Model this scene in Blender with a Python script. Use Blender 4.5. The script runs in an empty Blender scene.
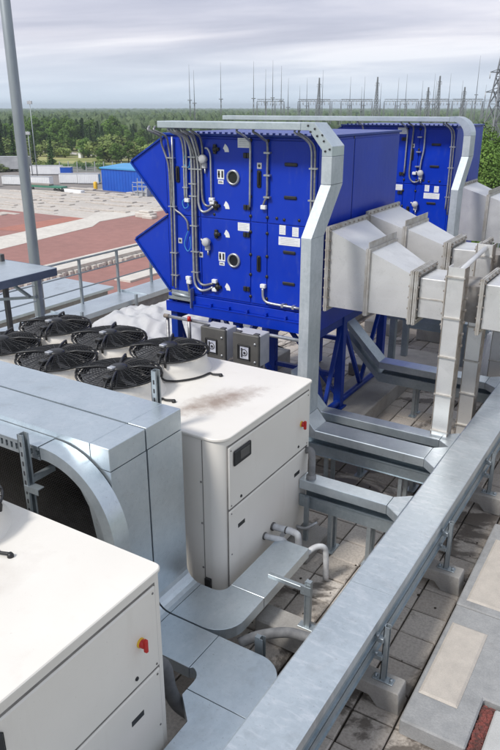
import bpy, bmesh, math, random
from mathutils import Vector, Matrix
random.seed(7)
R = math.radians
S = bpy.context.scene
COL = S.collection

# ------------------------------------------------------------------ materials
def new_mat(name):
    m = bpy.data.materials.new(name); m.use_nodes = True
    nt = m.node_tree
    return m, nt, nt.nodes['Principled BSDF']

def ramp(nt, src, stops):
    n = nt.nodes.new('ShaderNodeValToRGB')
    e = n.color_ramp.elements
    while len(e) < len(stops): e.new(0.5)
    for i, (p, c) in enumerate(stops):
        e[i].position = p
        e[i].color = (c[0], c[1], c[2], 1) if hasattr(c, '__len__') else (c, c, c, 1)
    nt.links.new(src, n.inputs[0])
    return n.outputs[0]

def noise(nt, scale, detail=4, rough=.55, stretch=None, coord='Object', dist=0.0):
    tc = nt.nodes.new('ShaderNodeTexCoord'); v = tc.outputs[coord]
    if stretch:
        mp = nt.nodes.new('ShaderNodeMapping'); mp.inputs['Scale'].default_value = stretch
        nt.links.new(v, mp.inputs[0]); v = mp.outputs[0]
    n = nt.nodes.new('ShaderNodeTexNoise')
    n.inputs['Scale'].default_value = scale; n.inputs['Detail'].default_value = detail
    n.inputs['Roughness'].default_value = rough; n.inputs['Distortion'].default_value = dist
    nt.links.new(v, n.inputs['Vector'])
    return n.outputs[0]

def mix(nt, fac, a, b, mode='MIX'):
    n = nt.nodes.new('ShaderNodeMix'); n.data_type = 'RGBA'; n.blend_type = mode
    if isinstance(fac, (int, float)): n.inputs[0].default_value = fac
    else: nt.links.new(fac, n.inputs[0])
    for i, x in ((6, a), (7, b)):
        if hasattr(x, 'is_linked'): nt.links.new(x, n.inputs[i])
        else: n.inputs[i].default_value = (x[0], x[1], x[2], 1)
    return n.outputs[2]

def bump(nt, bs, src, strength=.2, dist=.01):
    b = nt.nodes.new('ShaderNodeBump'); b.inputs['Strength'].default_value = strength
    b.inputs['Distance'].default_value = dist
    nt.links.new(src, b.inputs['Height']); nt.links.new(b.outputs[0], bs.inputs['Normal'])

def simple(name, c0, c1=None, rough=.5, metal=0.0, scale=6, bmp=0, detail=4, stretch=None, lo=.35, hi=.65, spec=.5, rvar=0.0):
    m, nt, bs = new_mat(name)
    bs.inputs['Roughness'].default_value = rough; bs.inputs['Metallic'].default_value = metal
    bs.inputs['Specular IOR Level'].default_value = spec
    if c1 is None: c1 = tuple(x * .88 for x in c0)
    n = noise(nt, scale, detail, stretch=stretch)
    nt.links.new(ramp(nt, n, [(lo, c0), (hi, c1)]), bs.inputs['Base Color'])
    if rvar: nt.links.new(ramp(nt, n, [(lo, rough), (hi, rough + rvar)]), bs.inputs['Roughness'])
    if bmp: bump(nt, bs, n, bmp, .01)
    return m

def galvanised(name, dark, light, rough, metal, smear=(1, 1, 1), white=.25, spang=34):
    """zinc sheet: fine spangle, broad clouding and pale oxide smears"""
    m, nt, bs = new_mat(name)
    tc = nt.nodes.new('ShaderNodeTexCoord')
    v = nt.nodes.new('ShaderNodeTexVoronoi'); v.inputs['Scale'].default_value = spang
    nt.links.new(tc.outputs['Object'], v.inputs['Vector'])
    bw = nt.nodes.new('ShaderNodeRGBToBW'); nt.links.new(v.outputs['Color'], bw.inputs[0])
    big = noise(nt, 2.3, 6, .6)
    f = nt.nodes.new('ShaderNodeMath'); f.operation = 'MULTIPLY_ADD'
    nt.links.new(bw.outputs[0], f.inputs[0]); f.inputs[1].default_value = .22; nt.links.new(big, f.inputs[2])
    c = ramp(nt, f.outputs[0], [(.30, dark), (.90, light)])
    sm = noise(nt, 5, 6, .62, stretch=smear, dist=.4)
    fac = ramp(nt, sm, [(.5, 0.0), (.72, white)])
    c = mix(nt, fac, c, (.78, .80, .83))
    gr = noise(nt, 1.4, 7, .7, dist=.3)
    c = mix(nt, ramp(nt, gr, [(.56, 0.0), (.74, .35)]), c, (.20, .20, .195))
    spk = noise(nt, 55, 3, .75)
    c = mix(nt, ramp(nt, spk, [(.62, 0.0), (.74, .45)]), c, (.17, .17, .165))
    sc_ = noise(nt, 3.2, 6, .75, stretch=(.5, 9, 9))
    c = mix(nt, ramp(nt, sc_, [(.60, 0.0), (.72, .22)]), c, (.80, .82, .83))
    nt.links.new(c, bs.inputs['Base Color'])
    bs.inputs['Metallic'].default_value = metal
    nt.links.new(ramp(nt, big, [(.3, rough - .05), (.7, rough + .08)]), bs.inputs['Roughness'])
    bump(nt, bs, big, .07, .02)
    return m

M = {}
M['galv'] = galvanised('galvanised_sheet', (.50, .565, .61), (.64, .70, .74), .36, .82, (1.6, .8, 1), .25)
M['galv_smear'] = galvanised('galvanised_cover_with_oxide_smears', (.47, .525, .565), (.62, .675, .715), .38, .72, (1.5, 4.6, 1), .62)
M['galv_dull'] = galvanised('dull_galvanised_steel', (.30, .36, .40), (.46, .52, .56), .42, .8, white=.12)
M['galv_post'] = galvanised('galvanised_riser_cover', (.40, .45, .48), (.56, .60, .63), .60, .6, (3, 3, .6), .3)
M['strut'] = galvanised('strut_channel_steel', (.26, .30, .33), (.44, .48, .50), .45, .7, white=.1)
M['stainless'] = galvanised('brushed_duct_sheet', (.66, .655, .65), (.78, .775, .765), .38, .62, (.4, .4, 3), .2, spang=5)
M['flange'] = simple('duct_flange_steel', (.52, .51, .49), (.38, .35, .31), .5, .4, 9)
M['rust'] = simple('rust_stained_flange', (.34, .31, .28), (.20, .165, .135), .7, .1, 8)
M['connector'] = simple('grey_flexible_connector', (.30, .285, .27), (.20, .18, .165), .8, 0, 7)
M['cream'] = None
M['black'] = simple('black_plastic', (.012, .012, .013), (.02, .02, .021), .45, 0, 12)
M['guard'] = simple('black_guard_wire', (.014, .014, .015), (.03, .03, .032), .4, .2, 12)
M['blade'] = simple('grey_fan_blade', (.13, .13, .135), (.20, .20, .205), .45, .2, 5)
M['red'] = simple('red_plastic', (.5, .015, .01), None, .35)
M['yellow'] = simple('yellow_plastic', (.75, .45, .02), None, .4)
M['white_label'] = simple('white_sticker', (.78, .79, .8), (.7, .71, .72), .5, 0, 20)
M['seam'] = simple('grey_joint_filler', (.22, .21, .20), (.15, .14, .13), .7, 0, 8)  # grey tone of the panel gaps, corner seam and screws
M['ink'] = simple('dark_print', (.03, .03, .035), None, .6)
M['conduit'] = simple('grey_flexible_conduit', (.20, .20, .21), (.30, .30, .31), .42, .5, 30)
M['silver'] = simple('zinc_pipe', (.52, .53, .55), (.40, .41, .43), .38, .7, 20)
M['hose'] = simple('grey_rubber_hose', (.16, .16, .165), (.24, .24, .24), .6, 0, 14)
M['dark_hose'] = simple('dark_rubber_hose', (.09, .092, .095), (.13, .13, .135), .55, 0, 14)
M['insul'] = simple('white_pipe_insulation', (.62, .63, .64), (.42, .42, .43), .6, 0, 12)
M['glass'] = simple('dark_porthole_glass', (.015, .017, .02), (.03, .03, .035), .12, 0, 3)
M['boxgrey'] = simple('dark_grey_enclosure', (.075, .072, .068), (.10, .098, .092), .5, 0, 6)
M['boxlight'] = simple('light_grey_enclosure_side', (.42, .43, .45), (.5, .5, .52), .5, 0, 6)
M['dial'] = simple('pale_dial_face', (.6, .61, .66), (.4, .42, .52), .3, 0, 22)

def blue_paint(name, c0, c1):
    m, nt, bs = new_mat(name)
    a = noise(nt, 1.7, 5); b = noise(nt, 14, 5, .7, stretch=(1, 1, .35))
    c = ramp(nt, a, [(.3, c0), (.7, c1)])
    c = mix(nt, ramp(nt, b, [(.56, 0.0), (.78, .26)]), c, (.09, .13, .32))
    nt.links.new(c, bs.inputs['Base Color'])
    nt.links.new(ramp(nt, b, [(.3, .30), (.7, .42)]), bs.inputs['Roughness'])
    bs.inputs['Specular IOR Level'].default_value = .4
    bump(nt, bs, a, .05, .02)
    return m
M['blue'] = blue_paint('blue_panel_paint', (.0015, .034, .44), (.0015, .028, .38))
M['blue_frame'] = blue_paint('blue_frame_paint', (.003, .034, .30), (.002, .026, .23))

def cream_paint(name, stain):
    """cream enamel; stain = soot blown out of the fans over the lid, a real dirty patch with its own outline"""
    m, nt, bs = new_mat(name)
    a = noise(nt, 1.2, 5)
    c = ramp(nt, a, [(.3, (.77, .735, .68)), (.7, (.71, .675, .62))])
    drip = noise(nt, 9, 5, .6, stretch=(.7, .7, .12))
    c = mix(nt, ramp(nt, drip, [(.58, 0.0), (.80, .18)]), c, (.48, .42, .36))
    if stain:
        tc = nt.nodes.new('ShaderNodeTexCoord')
        mp = nt.nodes.new('ShaderNodeMapping'); mp.vector_type = 'TEXTURE'
        mp.inputs['Location'].default_value = stain[0]
        mp.inputs['Rotation'].default_value = (0, 0, stain[1]); mp.inputs['Scale'].default_value = stain[2]
        nt.links.new(tc.outputs['Object'], mp.inputs[0])
        ln = nt.nodes.new('ShaderNodeVectorMath'); ln.operation = 'LENGTH'
        nt.links.new(mp.outputs[0], ln.inputs[0])
        sp = noise(nt, 7, 7, .72)
        ad = nt.nodes.new('ShaderNodeMath'); ad.operation = 'MULTIPLY_ADD'
        nt.links.new(sp, ad.inputs[0]); ad.inputs[1].default_value = .9; nt.links.new(ln.outputs['Value'], ad.inputs[2])
        c = mix(nt, ramp(nt, ad.outputs[0], [(.55, stain[3]), (1.25, 0.0)]), c, (.25, .175, .125))
    sp2 = noise(nt, 60, 3, .6)
    c = mix(nt, ramp(nt, sp2, [(.68, 0.0), (.76, .3)]), c, (.4, .35, .3))
    nt.links.new(c, bs.inputs['Base Color'])
    bs.inputs['Roughness'].default_value = .42
    return m
M['cream'] = cream_paint('cream_cabinet_paint', None)
M['lid_sooty'] = cream_paint('cream_lid_with_soot_patch', ((-.48, -.12, 1.73), R(71), (1.05, .40, 1), .8))
M['lid_clean'] = cream_paint('cream_lid_with_faint_soot', ((-.75, .05, 1.73), R(75), (.9, .36, 1), .22))

def concrete(name, c0, c1, sc=5, fine=60, bm=.35, dirt=.3, pits=True):
    m, nt, bs = new_mat(name)
    a = noise(nt, sc, 7, .65)
    f = noise(nt, fine, 4, .7)
    c = ramp(nt, a, [(.3, c0), (.7, c1)])
    c = mix(nt, ramp(nt, f, [(.4, .25), (.62, 0.0)]), c, tuple(x * .45 for x in c0))
    g = noise(nt, 1.3, 7, .7, dist=.5)
    c = mix(nt, ramp(nt, g, [(.52, 0.0), (.68, dirt)]), c, (.07, .055, .045))
    nt.links.new(c, bs.inputs['Base Color']); bs.inputs['Roughness'].default_value = .85
    bump(nt, bs, f, bm, .006)
    return m
M['concrete'] = concrete('cast_concrete', (.40, .38, .35), (.29, .275, .26))
M['slab_grey'] = concrete('grey_weathered_slab', (.36, .36, .36), (.26, .265, .27), 9, 70, .7, .25)
M['slab_pale'] = concrete('pale_cast_pad', (.54, .49, .435), (.42, .385, .345), 7, 110, .3, .12)
M['slab_light'] = concrete('light_slab', (.50, .50, .49), (.42, .42, .41), 4, 120, .2, .05)

def paving():
    m, nt, bs = new_mat('roof_paver_concrete')
    at = nt.nodes.new('ShaderNodeAttribute'); at.attribute_name = 'tint'
    c = ramp(nt, at.outputs['Fac'], [(0, (.38, .335, .29)), (.5, (.49, .44, .39)), (1, (.58, .53, .475))])
    f = noise(nt, 45, 5, .7)
    c = mix(nt, ramp(nt, f, [(.40, .3), (.58, 0.0)]), c, (.14, .115, .095))
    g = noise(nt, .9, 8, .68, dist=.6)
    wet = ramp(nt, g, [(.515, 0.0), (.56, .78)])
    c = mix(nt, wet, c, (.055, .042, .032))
    nt.links.new(c, bs.inputs['Base Color'])
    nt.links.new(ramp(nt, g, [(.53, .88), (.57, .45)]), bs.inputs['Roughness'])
    bump(nt, bs, f, .3, .005)
    return m
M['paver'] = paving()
M['soil'] = simple('dark_joint_dirt', (.035, .027, .02), (.06, .047, .035), .95, 0, 12)
M['gravel_red'] = simple('dark_red_gravel', (.22, .06, .05), (.07, .035, .03), .9, 0, 30)
M['tarp'] = simple('white_plastic_sheet', (.88, .88, .89), (.84, .845, .86), .42, 0, 4)
M['pole'] = simple('grey_painted_steel', (.33, .36, .38), (.27, .30, .32), .45, .5, 5, stretch=(1, 1, .2))
M['navy'] = simple('blue_grey_fascia', (.16, .19, .25), (.12, .15, .20), .5, .3, 5)

# background
M['ground'] = concrete('packed_pale_ground', (.58, .53, .475), (.44, .405, .37), .08, 1.2, .1, .12)
M['plank'] = concrete('weathered_plank_concrete', (.58, .53, .48), (.46, .42, .38), .3, 1.5, .1, .2)
M['redpave'] = concrete('red_oxide_paving', (.36, .175, .15), (.29, .145, .125), .05, .6, .1, .10)
M['redpave2'] = concrete('bright_red_paving', (.42, .17, .125), (.37, .15, .11), .1, .6, .1, .05)
M['whitestrip'] = concrete('pale_concrete_strip', (.68, .64, .58), (.56, .52, .47), .15, 1, .1, .08)
M['asphalt'] = concrete('yard_surface', (.27, .24, .225), (.20, .18, .17), .05, .8, .1, .2)
M['meadow'] = simple('meadow_grass', (.19, .22, .06), (.40, .37, .16), .9, 0, .06, detail=8)
M['rough_grass'] = simple('rough_green_ground', (.07, .11, .03), (.15, .18, .06), .9, 0, .03, detail=8)
M['bldblue'] = simple('bright_blue_cladding', (.002, .075, .46), (.003, .09, .50), .5, 0, .4)
M['roofcyan'] = simple('pale_blue_roof_sheet', (.05, .27, .56), (.07, .32, .62), .5, 0, .3)
M['cwhite'] = simple('white_container_paint', (.84, .85, .86), (.78, .79, .80), .5, 0, .6)
M['cgrey'] = simple('grey_tank_steel', (.40, .41, .43), (.52, .53, .54), .5, .3, .5)
M['green'] = simple('green_flatbed_paint', (.03, .17, .11), (.05, .2, .13), .5, 0, .5)
M['mast'] = simple('distant_grey_steel', (.17, .18, .195), (.22, .23, .245), .6, .2, .5)
M['bark'] = simple('bark', (.09, .07, .05), (.05, .04, .03), .9, 0, 2)

def leaf(name, a, b, sc=.5):
    m, nt, bs = new_mat(name)
    n = noise(nt, sc, 5, .7)
    oi = nt.nodes.new('ShaderNodeObjectInfo')
    c = ramp(nt, n, [(.32, a), (.68, b)])
    h = nt.nodes.new('ShaderNodeHueSaturation'); nt.links.new(c, h.inputs['Color'])
    nt.links.new(ramp(nt, oi.outputs['Random'], [(0, .7), (1, 1.25)]), h.inputs['Value'])
    nt.links.new(h.outputs[0], bs.inputs['Base Color'])
    bs.inputs['Roughness'].default_value = .7; bs.inputs['Specular IOR Level'].default_value = .2
    return m
M['spruce'] = leaf('dark_needles', (.03, .07, .02), (.075, .14, .035))
M['leaf'] = leaf('broad_leaves', (.07, .15, .022), (.15, .24, .05))
M['shrub'] = leaf('light_shrub_leaves', (.12, .18, .04), (.23, .27, .08))
M['forest'] = leaf('far_forest_canopy', (.04, .068, .03), (.085, .115, .05), .02)

# ------------------------------------------------------------------ mesh builder
class MB:
    def __init__(s): s.bm = bmesh.new()
    def merge(s, t):
        me = bpy.data.meshes.new('tmp'); t.to_mesh(me); t.free(); s.bm.from_mesh(me); bpy.data.meshes.remove(me)
        return s
    def box(s, x0, x1, y0, y1, z0, z1, bev=0.0, rot=None, seg=1):
        t = bmesh.new()
        v = [t.verts.new((x, y, z)) for x in (x0, x1) for y in (y0, y1) for z in (z0, z1)]
        for f in ((0, 1, 3, 2), (4, 6, 7, 5), (0, 4, 5, 1), (2, 3, 7, 6), (0, 2, 6, 4), (1, 5, 7, 3)):
            t.faces.new([v[i] for i in f])
        bmesh.ops.recalc_face_normals(t, faces=t.faces)
        if bev > 0: bmesh.ops.bevel(t, geom=t.edges[:], offset=bev, segments=seg, affect='EDGES')
        if rot:
            c = Vector(((x0 + x1) / 2, (y0 + y1) / 2, (z0 + z1) / 2))
            bmesh.ops.rotate(t, verts=t.verts[:], cent=c, matrix=rot)
        return s.merge(t)
    def prism(s, pts, axis, a0, a1, bev=0.0):
        t = bmesh.new()
        def P(u, v, a):
            return {'x': (a, u, v), 'y': (u, a, v), 'z': (u, v, a)}[axis]
        A = [t.verts.new(P(u, v, a0)) for u, v in pts]; B = [t.verts.new(P(u, v, a1)) for u, v in pts]
        t.faces.new(A); t.faces.new(B[::-1])
        n = len(pts)
        for i in range(n): t.faces.new((A[i], B[i], B[(i + 1) % n], A[(i + 1) % n]))
        bmesh.ops.recalc_face_normals(t, faces=t.faces)
        if bev > 0:
            es = [e for e in t.edges if abs(e.calc_face_angle(0)) > .5]
            bmesh.ops.bevel(t, geom=es, offset=bev, segments=1, affect='EDGES')
        return s.merge(t)
    def hexa(s, p):
        """eight corners: bottom loop then top loop"""
        t = bmesh.new(); v = [t.verts.new(q) for q in p]
        for f in ((0, 1, 2, 3), (4, 5, 6, 7), (0, 1, 5, 4), (1, 2, 6, 5), (2, 3, 7, 6), (3, 0, 4, 7)):
            t.faces.new([v[i] for i in f])
        bmesh.ops.recalc_face_normals(t, faces=t.faces)
        return s.merge(t)
    def tube(s, pts, r, n=8, r1=None, cap=True, closed=False):
        pts = [Vector(p) for p in pts]; bm = s.bm; rings = []
        N = len(pts); up = None
        for i, p in enumerate(pts):
            if closed: d = pts[(i + 1) % N] - pts[i - 1]
            else: d = pts[min(i + 1, N - 1)] - pts[max(i - 1, 0)]
            d.normalize()
            if up is None:
                up = Vector((0, 0, 1)) if abs(d.z) < .9 else Vector((1, 0, 0))
            a = d.cross(up)
            if a.length < 1e-4: a = d.cross(Vector((0, 1, 0)))
            a.normalize(); b = a.cross(d); up = b
            rr = r if r1 is None else r + (r1 - r) * i / max(N - 1, 1)
            rings.append([bm.verts.new(p + (a * math.cos(k * 2 * math.pi / n) + b * math.sin(k * 2 * math.pi / n)) * rr) for k in range(n)])
        for i in range(N if closed else N - 1):
            A, B = rings[i], rings[(i + 1) % N]
            for k in range(n):
                f = bm.faces.new((A[k], A[(k + 1) % n], B[(k + 1) % n], B[k])); f.smooth = True
        if cap and not closed: bm.faces.new(rings[0][::-1]); bm.faces.new(rings[-1])
        return s
    def bar(s, p0, p1, w, h, up=(0, 0, 1)):
        p0, p1 = Vector(p0), Vector(p1); d = (p1 - p0).normalized(); u = Vector(up)
        a = d.cross(u)
        if a.length < 1e-3: a = d.cross(Vector((0, 1, 0)))
        a.normalize(); b = a.cross(d)
        A = [p0 + a * x * w / 2 + b * y * h / 2 for x, y in ((-1, -1), (1, -1), (1, 1), (-1, 1))]
        return s.hexa(A + [q + (p1 - p0) for q in A])
    def lathe(s, prof, c, n=32, axis='z', smooth=True):
        bm = s.bm; rings = []
        for r, h in prof:
            ring = []
            for k in range(n):
                t = 2 * math.pi * k / n; u, v = r * math.cos(t), r * math.sin(t)
                q = {'z': (u, v, h), 'y': (u, h, v), 'x': (h, u, v)}[axis]
                ring.append(bm.verts.new((c[0] + q[0], c[1] + q[1], c[2] + q[2])))
            rings.append(ring)
        for i in range(len(rings) - 1):
            for k in range(n):
                f = bm.faces.new((rings[i][k], rings[i][(k + 1) % n], rings[i + 1][(k + 1) % n], rings[i + 1][k])); f.smooth = smooth
        return s
    def cyl(s, p0, p1, r, n=14): return s.tube([p0, p1], r, n)

ORG = {}
def spline(pts, k=6):
    """Catmull-Rom through the points"""
    P = [Vector(p) for p in pts]; P = [P[0] * 2 - P[1]] + P + [P[-1] * 2 - P[-2]]; out = []
    for i in range(1, len(P) - 2):
        for j in range(k):
            t = j / k; a, b, c, d = P[i - 1:i + 3]
            out.append(.5 * ((2 * b) + (c - a) * t + (2 * a - 5 * b + 4 * c - d) * t * t + (3 * b - a - 3 * c + d) * t ** 3))
    out.append(P[-2]); return out

def obj(name, mb, mat, parent=None, origin=None):
    """one linked mesh object; builder coordinates are world coordinates"""
    me = bpy.data.meshes.new(name)
    o0 = Vector(ORG[parent.name]) if parent else Vector(origin or (0, 0, 0))
    bmesh.ops.recalc_face_normals(mb.bm, faces=mb.bm.faces)
    bmesh.ops.translate(mb.bm, verts=mb.bm.verts[:], vec=-o0)
    mb.bm.to_mesh(me); mb.bm.free()
    me.materials.append(M[mat] if isinstance(mat, str) else mat)
    o = bpy.data.objects.new(name, me); COL.objects.link(o)
    if parent: o.parent = parent
    else: o.location = o0
    ORG[o.name] = tuple(o0)
    return o

def tag(o, label, cat, group=None):
    o['label'] = label; o['category'] = cat
    if group: o['group'] = group
    return o
def thing(name, label, cat, loc, group=None):
    o = bpy.data.objects.new(name, None); COL.objects.link(o); o.location = loc; ORG[o.name] = tuple(loc)
    return tag(o, label, cat, group)
def one(name, mb, mat, label, cat, origin, group=None):
    return tag(obj(name, mb, mat, None, origin), label, cat, group)
def struct(name, mb, mat, kind='structure'):
    o = obj(name, mb, mat); o['kind'] = kind; return o
def copy_tree(o, parent=None):
    c = o.copy(); COL.objects.link(c)
    if parent: c.parent = parent
    for ch in list(o.children): copy_tree(ch, c)
    return c

def arc(cx, cy, r, a0, a1, n=8):
    return [(cx + r * math.cos(R(a0 + (a1 - a0) * i / n)), cy + r * math.sin(R(a0 + (a1 - a0) * i / n))) for i in range(n + 1)]
def plate(w, h, d, c, m_axis='y'):
    x, y, z = c; return MB().box(x - w / 2, x + w / 2, y - d, y, z - h / 2, z + h / 2)

# ================================================================== roof
RX0, RX1, RY0, RY1 = -9.30, 4.0, -3.0, 17.4
GZ = -15.0
mb = MB(); P = .325
t = bmesh.new(); tint = []
nx0, nx1 = math.ceil((RX0 + 1.08) / P), math.floor((RX1 + 1.08) / P)
ny0, ny1 = math.ceil((RY0 - 3.74) / P), math.floor((RY1 - 3.74) / P)
lay = t.verts.layers.float.new('tint')
for i in range(nx0, nx1):
    for j in range(ny0, ny1):
        x, y = -1.08 + i * P, 3.74 + j * P
        g = .007; b = .009; z = random.uniform(-.004, .004); th = .05
        tx, ty = random.uniform(-.006, .006), random.uniform(-.006, .006)
        tn = min(1, max(0, random.gauss(.5, .25)))
        def V(px, py, pz):
            v = t.verts.new((x + px, y + py, z + pz + tx * (px - P / 2) / P + ty * (py - P / 2) / P)); v[lay] = tn; return v
        ji = [random.uniform(-.004, .004) for _ in range(4)]
        lo = [V(g + ji[0], g, -th), V(P - g, g + ji[1], -th), V(P - g + ji[2], P - g, -th), V(g, P - g + ji[3], -th)]
        mi = [V(g + ji[0], g, -b), V(P - g, g + ji[1], -b), V(P - g + ji[2], P - g, -b), V(g, P - g + ji[3], -b)]
        hi = [V(g + b, g + b, 0), V(P - g - b, g + b, 0), V(P - g - b, P - g - b, 0), V(g + b, P - g - b, 0)]
        for k in range(4):
            t.faces.new((lo[k], lo[(k + 1) % 4], mi[(k + 1) % 4], mi[k])); t.faces.new((mi[k], mi[(k + 1) % 4], hi[(k + 1) % 4], hi[k]))
        t.faces.new(hi)
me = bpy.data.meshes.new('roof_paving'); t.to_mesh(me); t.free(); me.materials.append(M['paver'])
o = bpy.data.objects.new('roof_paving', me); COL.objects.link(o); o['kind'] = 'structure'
struct('roof_slab', MB().box(-10.05, RX1, RY0, RY1, -.6, -.032), 'soil')
bw = MB().box(-10.0, RX1 - .05, RY0 + .05, RY1 - .05, GZ, -.61)
one('building', bw, 'concrete', 'concrete building carrying the roof with all the machinery', 'building', (-3, 7, GZ))

# parapet with pale sheet-metal coping
pr = thing('parapet', 'low parapet wall with pale sheet metal coping along the roof edge', 'parapet', (-9.7, 7, 0))
obj('parapet_wall', MB().box(-10.02, -9.44, RY0, RY1, -.03, .455), 'concrete', pr)
cp = MB()
yy = RY0
while yy < RY1:
    y2 = min(yy + 2.0, RY1)
    cp.prism([(-10.12, .475), (-9.76, .487), (-9.34, .498), (-9.34, .40), (-9.355, .40), (-9.355, .46), (-10.105, .46), (-10.105, .40), (-10.12, .40)], 'y', yy + .002, y2 - .002)
    cp.box(-10.11, -9.35, y2 - .02, y2 + .0, .48, .515)
    yy = y2
obj('coping', cp, 'galv', pr)

# guard rail on the parapet
rl = thing('guard_rail', 'grey pipe guard rail with three rails standing along the parapet', 'railing', (-10.06, 8, .48))
for k in range(-9, 9):
    y = 9.8 + k * 1.1
    if RY0 < y < RY1: obj('rail_post', MB().box(-10.085, -10.035, y - .025, y + .025, .47, 1.40, .004), 'pole', rl)
for z in (1.385, 1.10, .80):
    obj('rail', MB().cyl((-10.06, RY0, z), (-10.06, RY1, z), .021 if z > 1.3 else .014, 8), 'pole', rl)
ps = MB()
for k in range(6):
    y = 7.4 + k * 1.55
    ps = MB().box(-9.28, -9.23, y, y + .05, 0, .62, .003).box(-9.30, -9.21, y - .03, y + .08, 0, .01)
    one('stub_post', ps, 'strut', 'short steel stub post standing at the foot of the parapet', 'post', (-9.25, y, 0), 'stub posts along the parapet')

# tall lamp pole outside the parapet
lp = thing('lamp_pole', 'tall tapered grey lamp pole rising beyond the guard rail', 'lamp post', (-11.0, 9.5, GZ))
obj('pole', MB().tube([(-11.0, 9.5, GZ), (-11.0, 9.5, -2), (-11.0, 9.5, 4), (-11.0, 9.5, 11)], .13, 20, .085), 'pole', lp)
obj('base_plate', MB().box(-11.25, -10.75, 9.25, 9.75, GZ, GZ + .04, .01), 'pole', lp)
obj('lamp_arm', MB().tube([(-11, 9.5, 10.9), (-11.1, 9.4, 11.3), (-12.2, 9.1, 11.5)], .05, 8), 'pole', lp)
obj('lamp_head', MB().box(-12.8, -12.1, 8.95, 9.2, 11.43, 11.56, .03), 'pole', lp)

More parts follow.
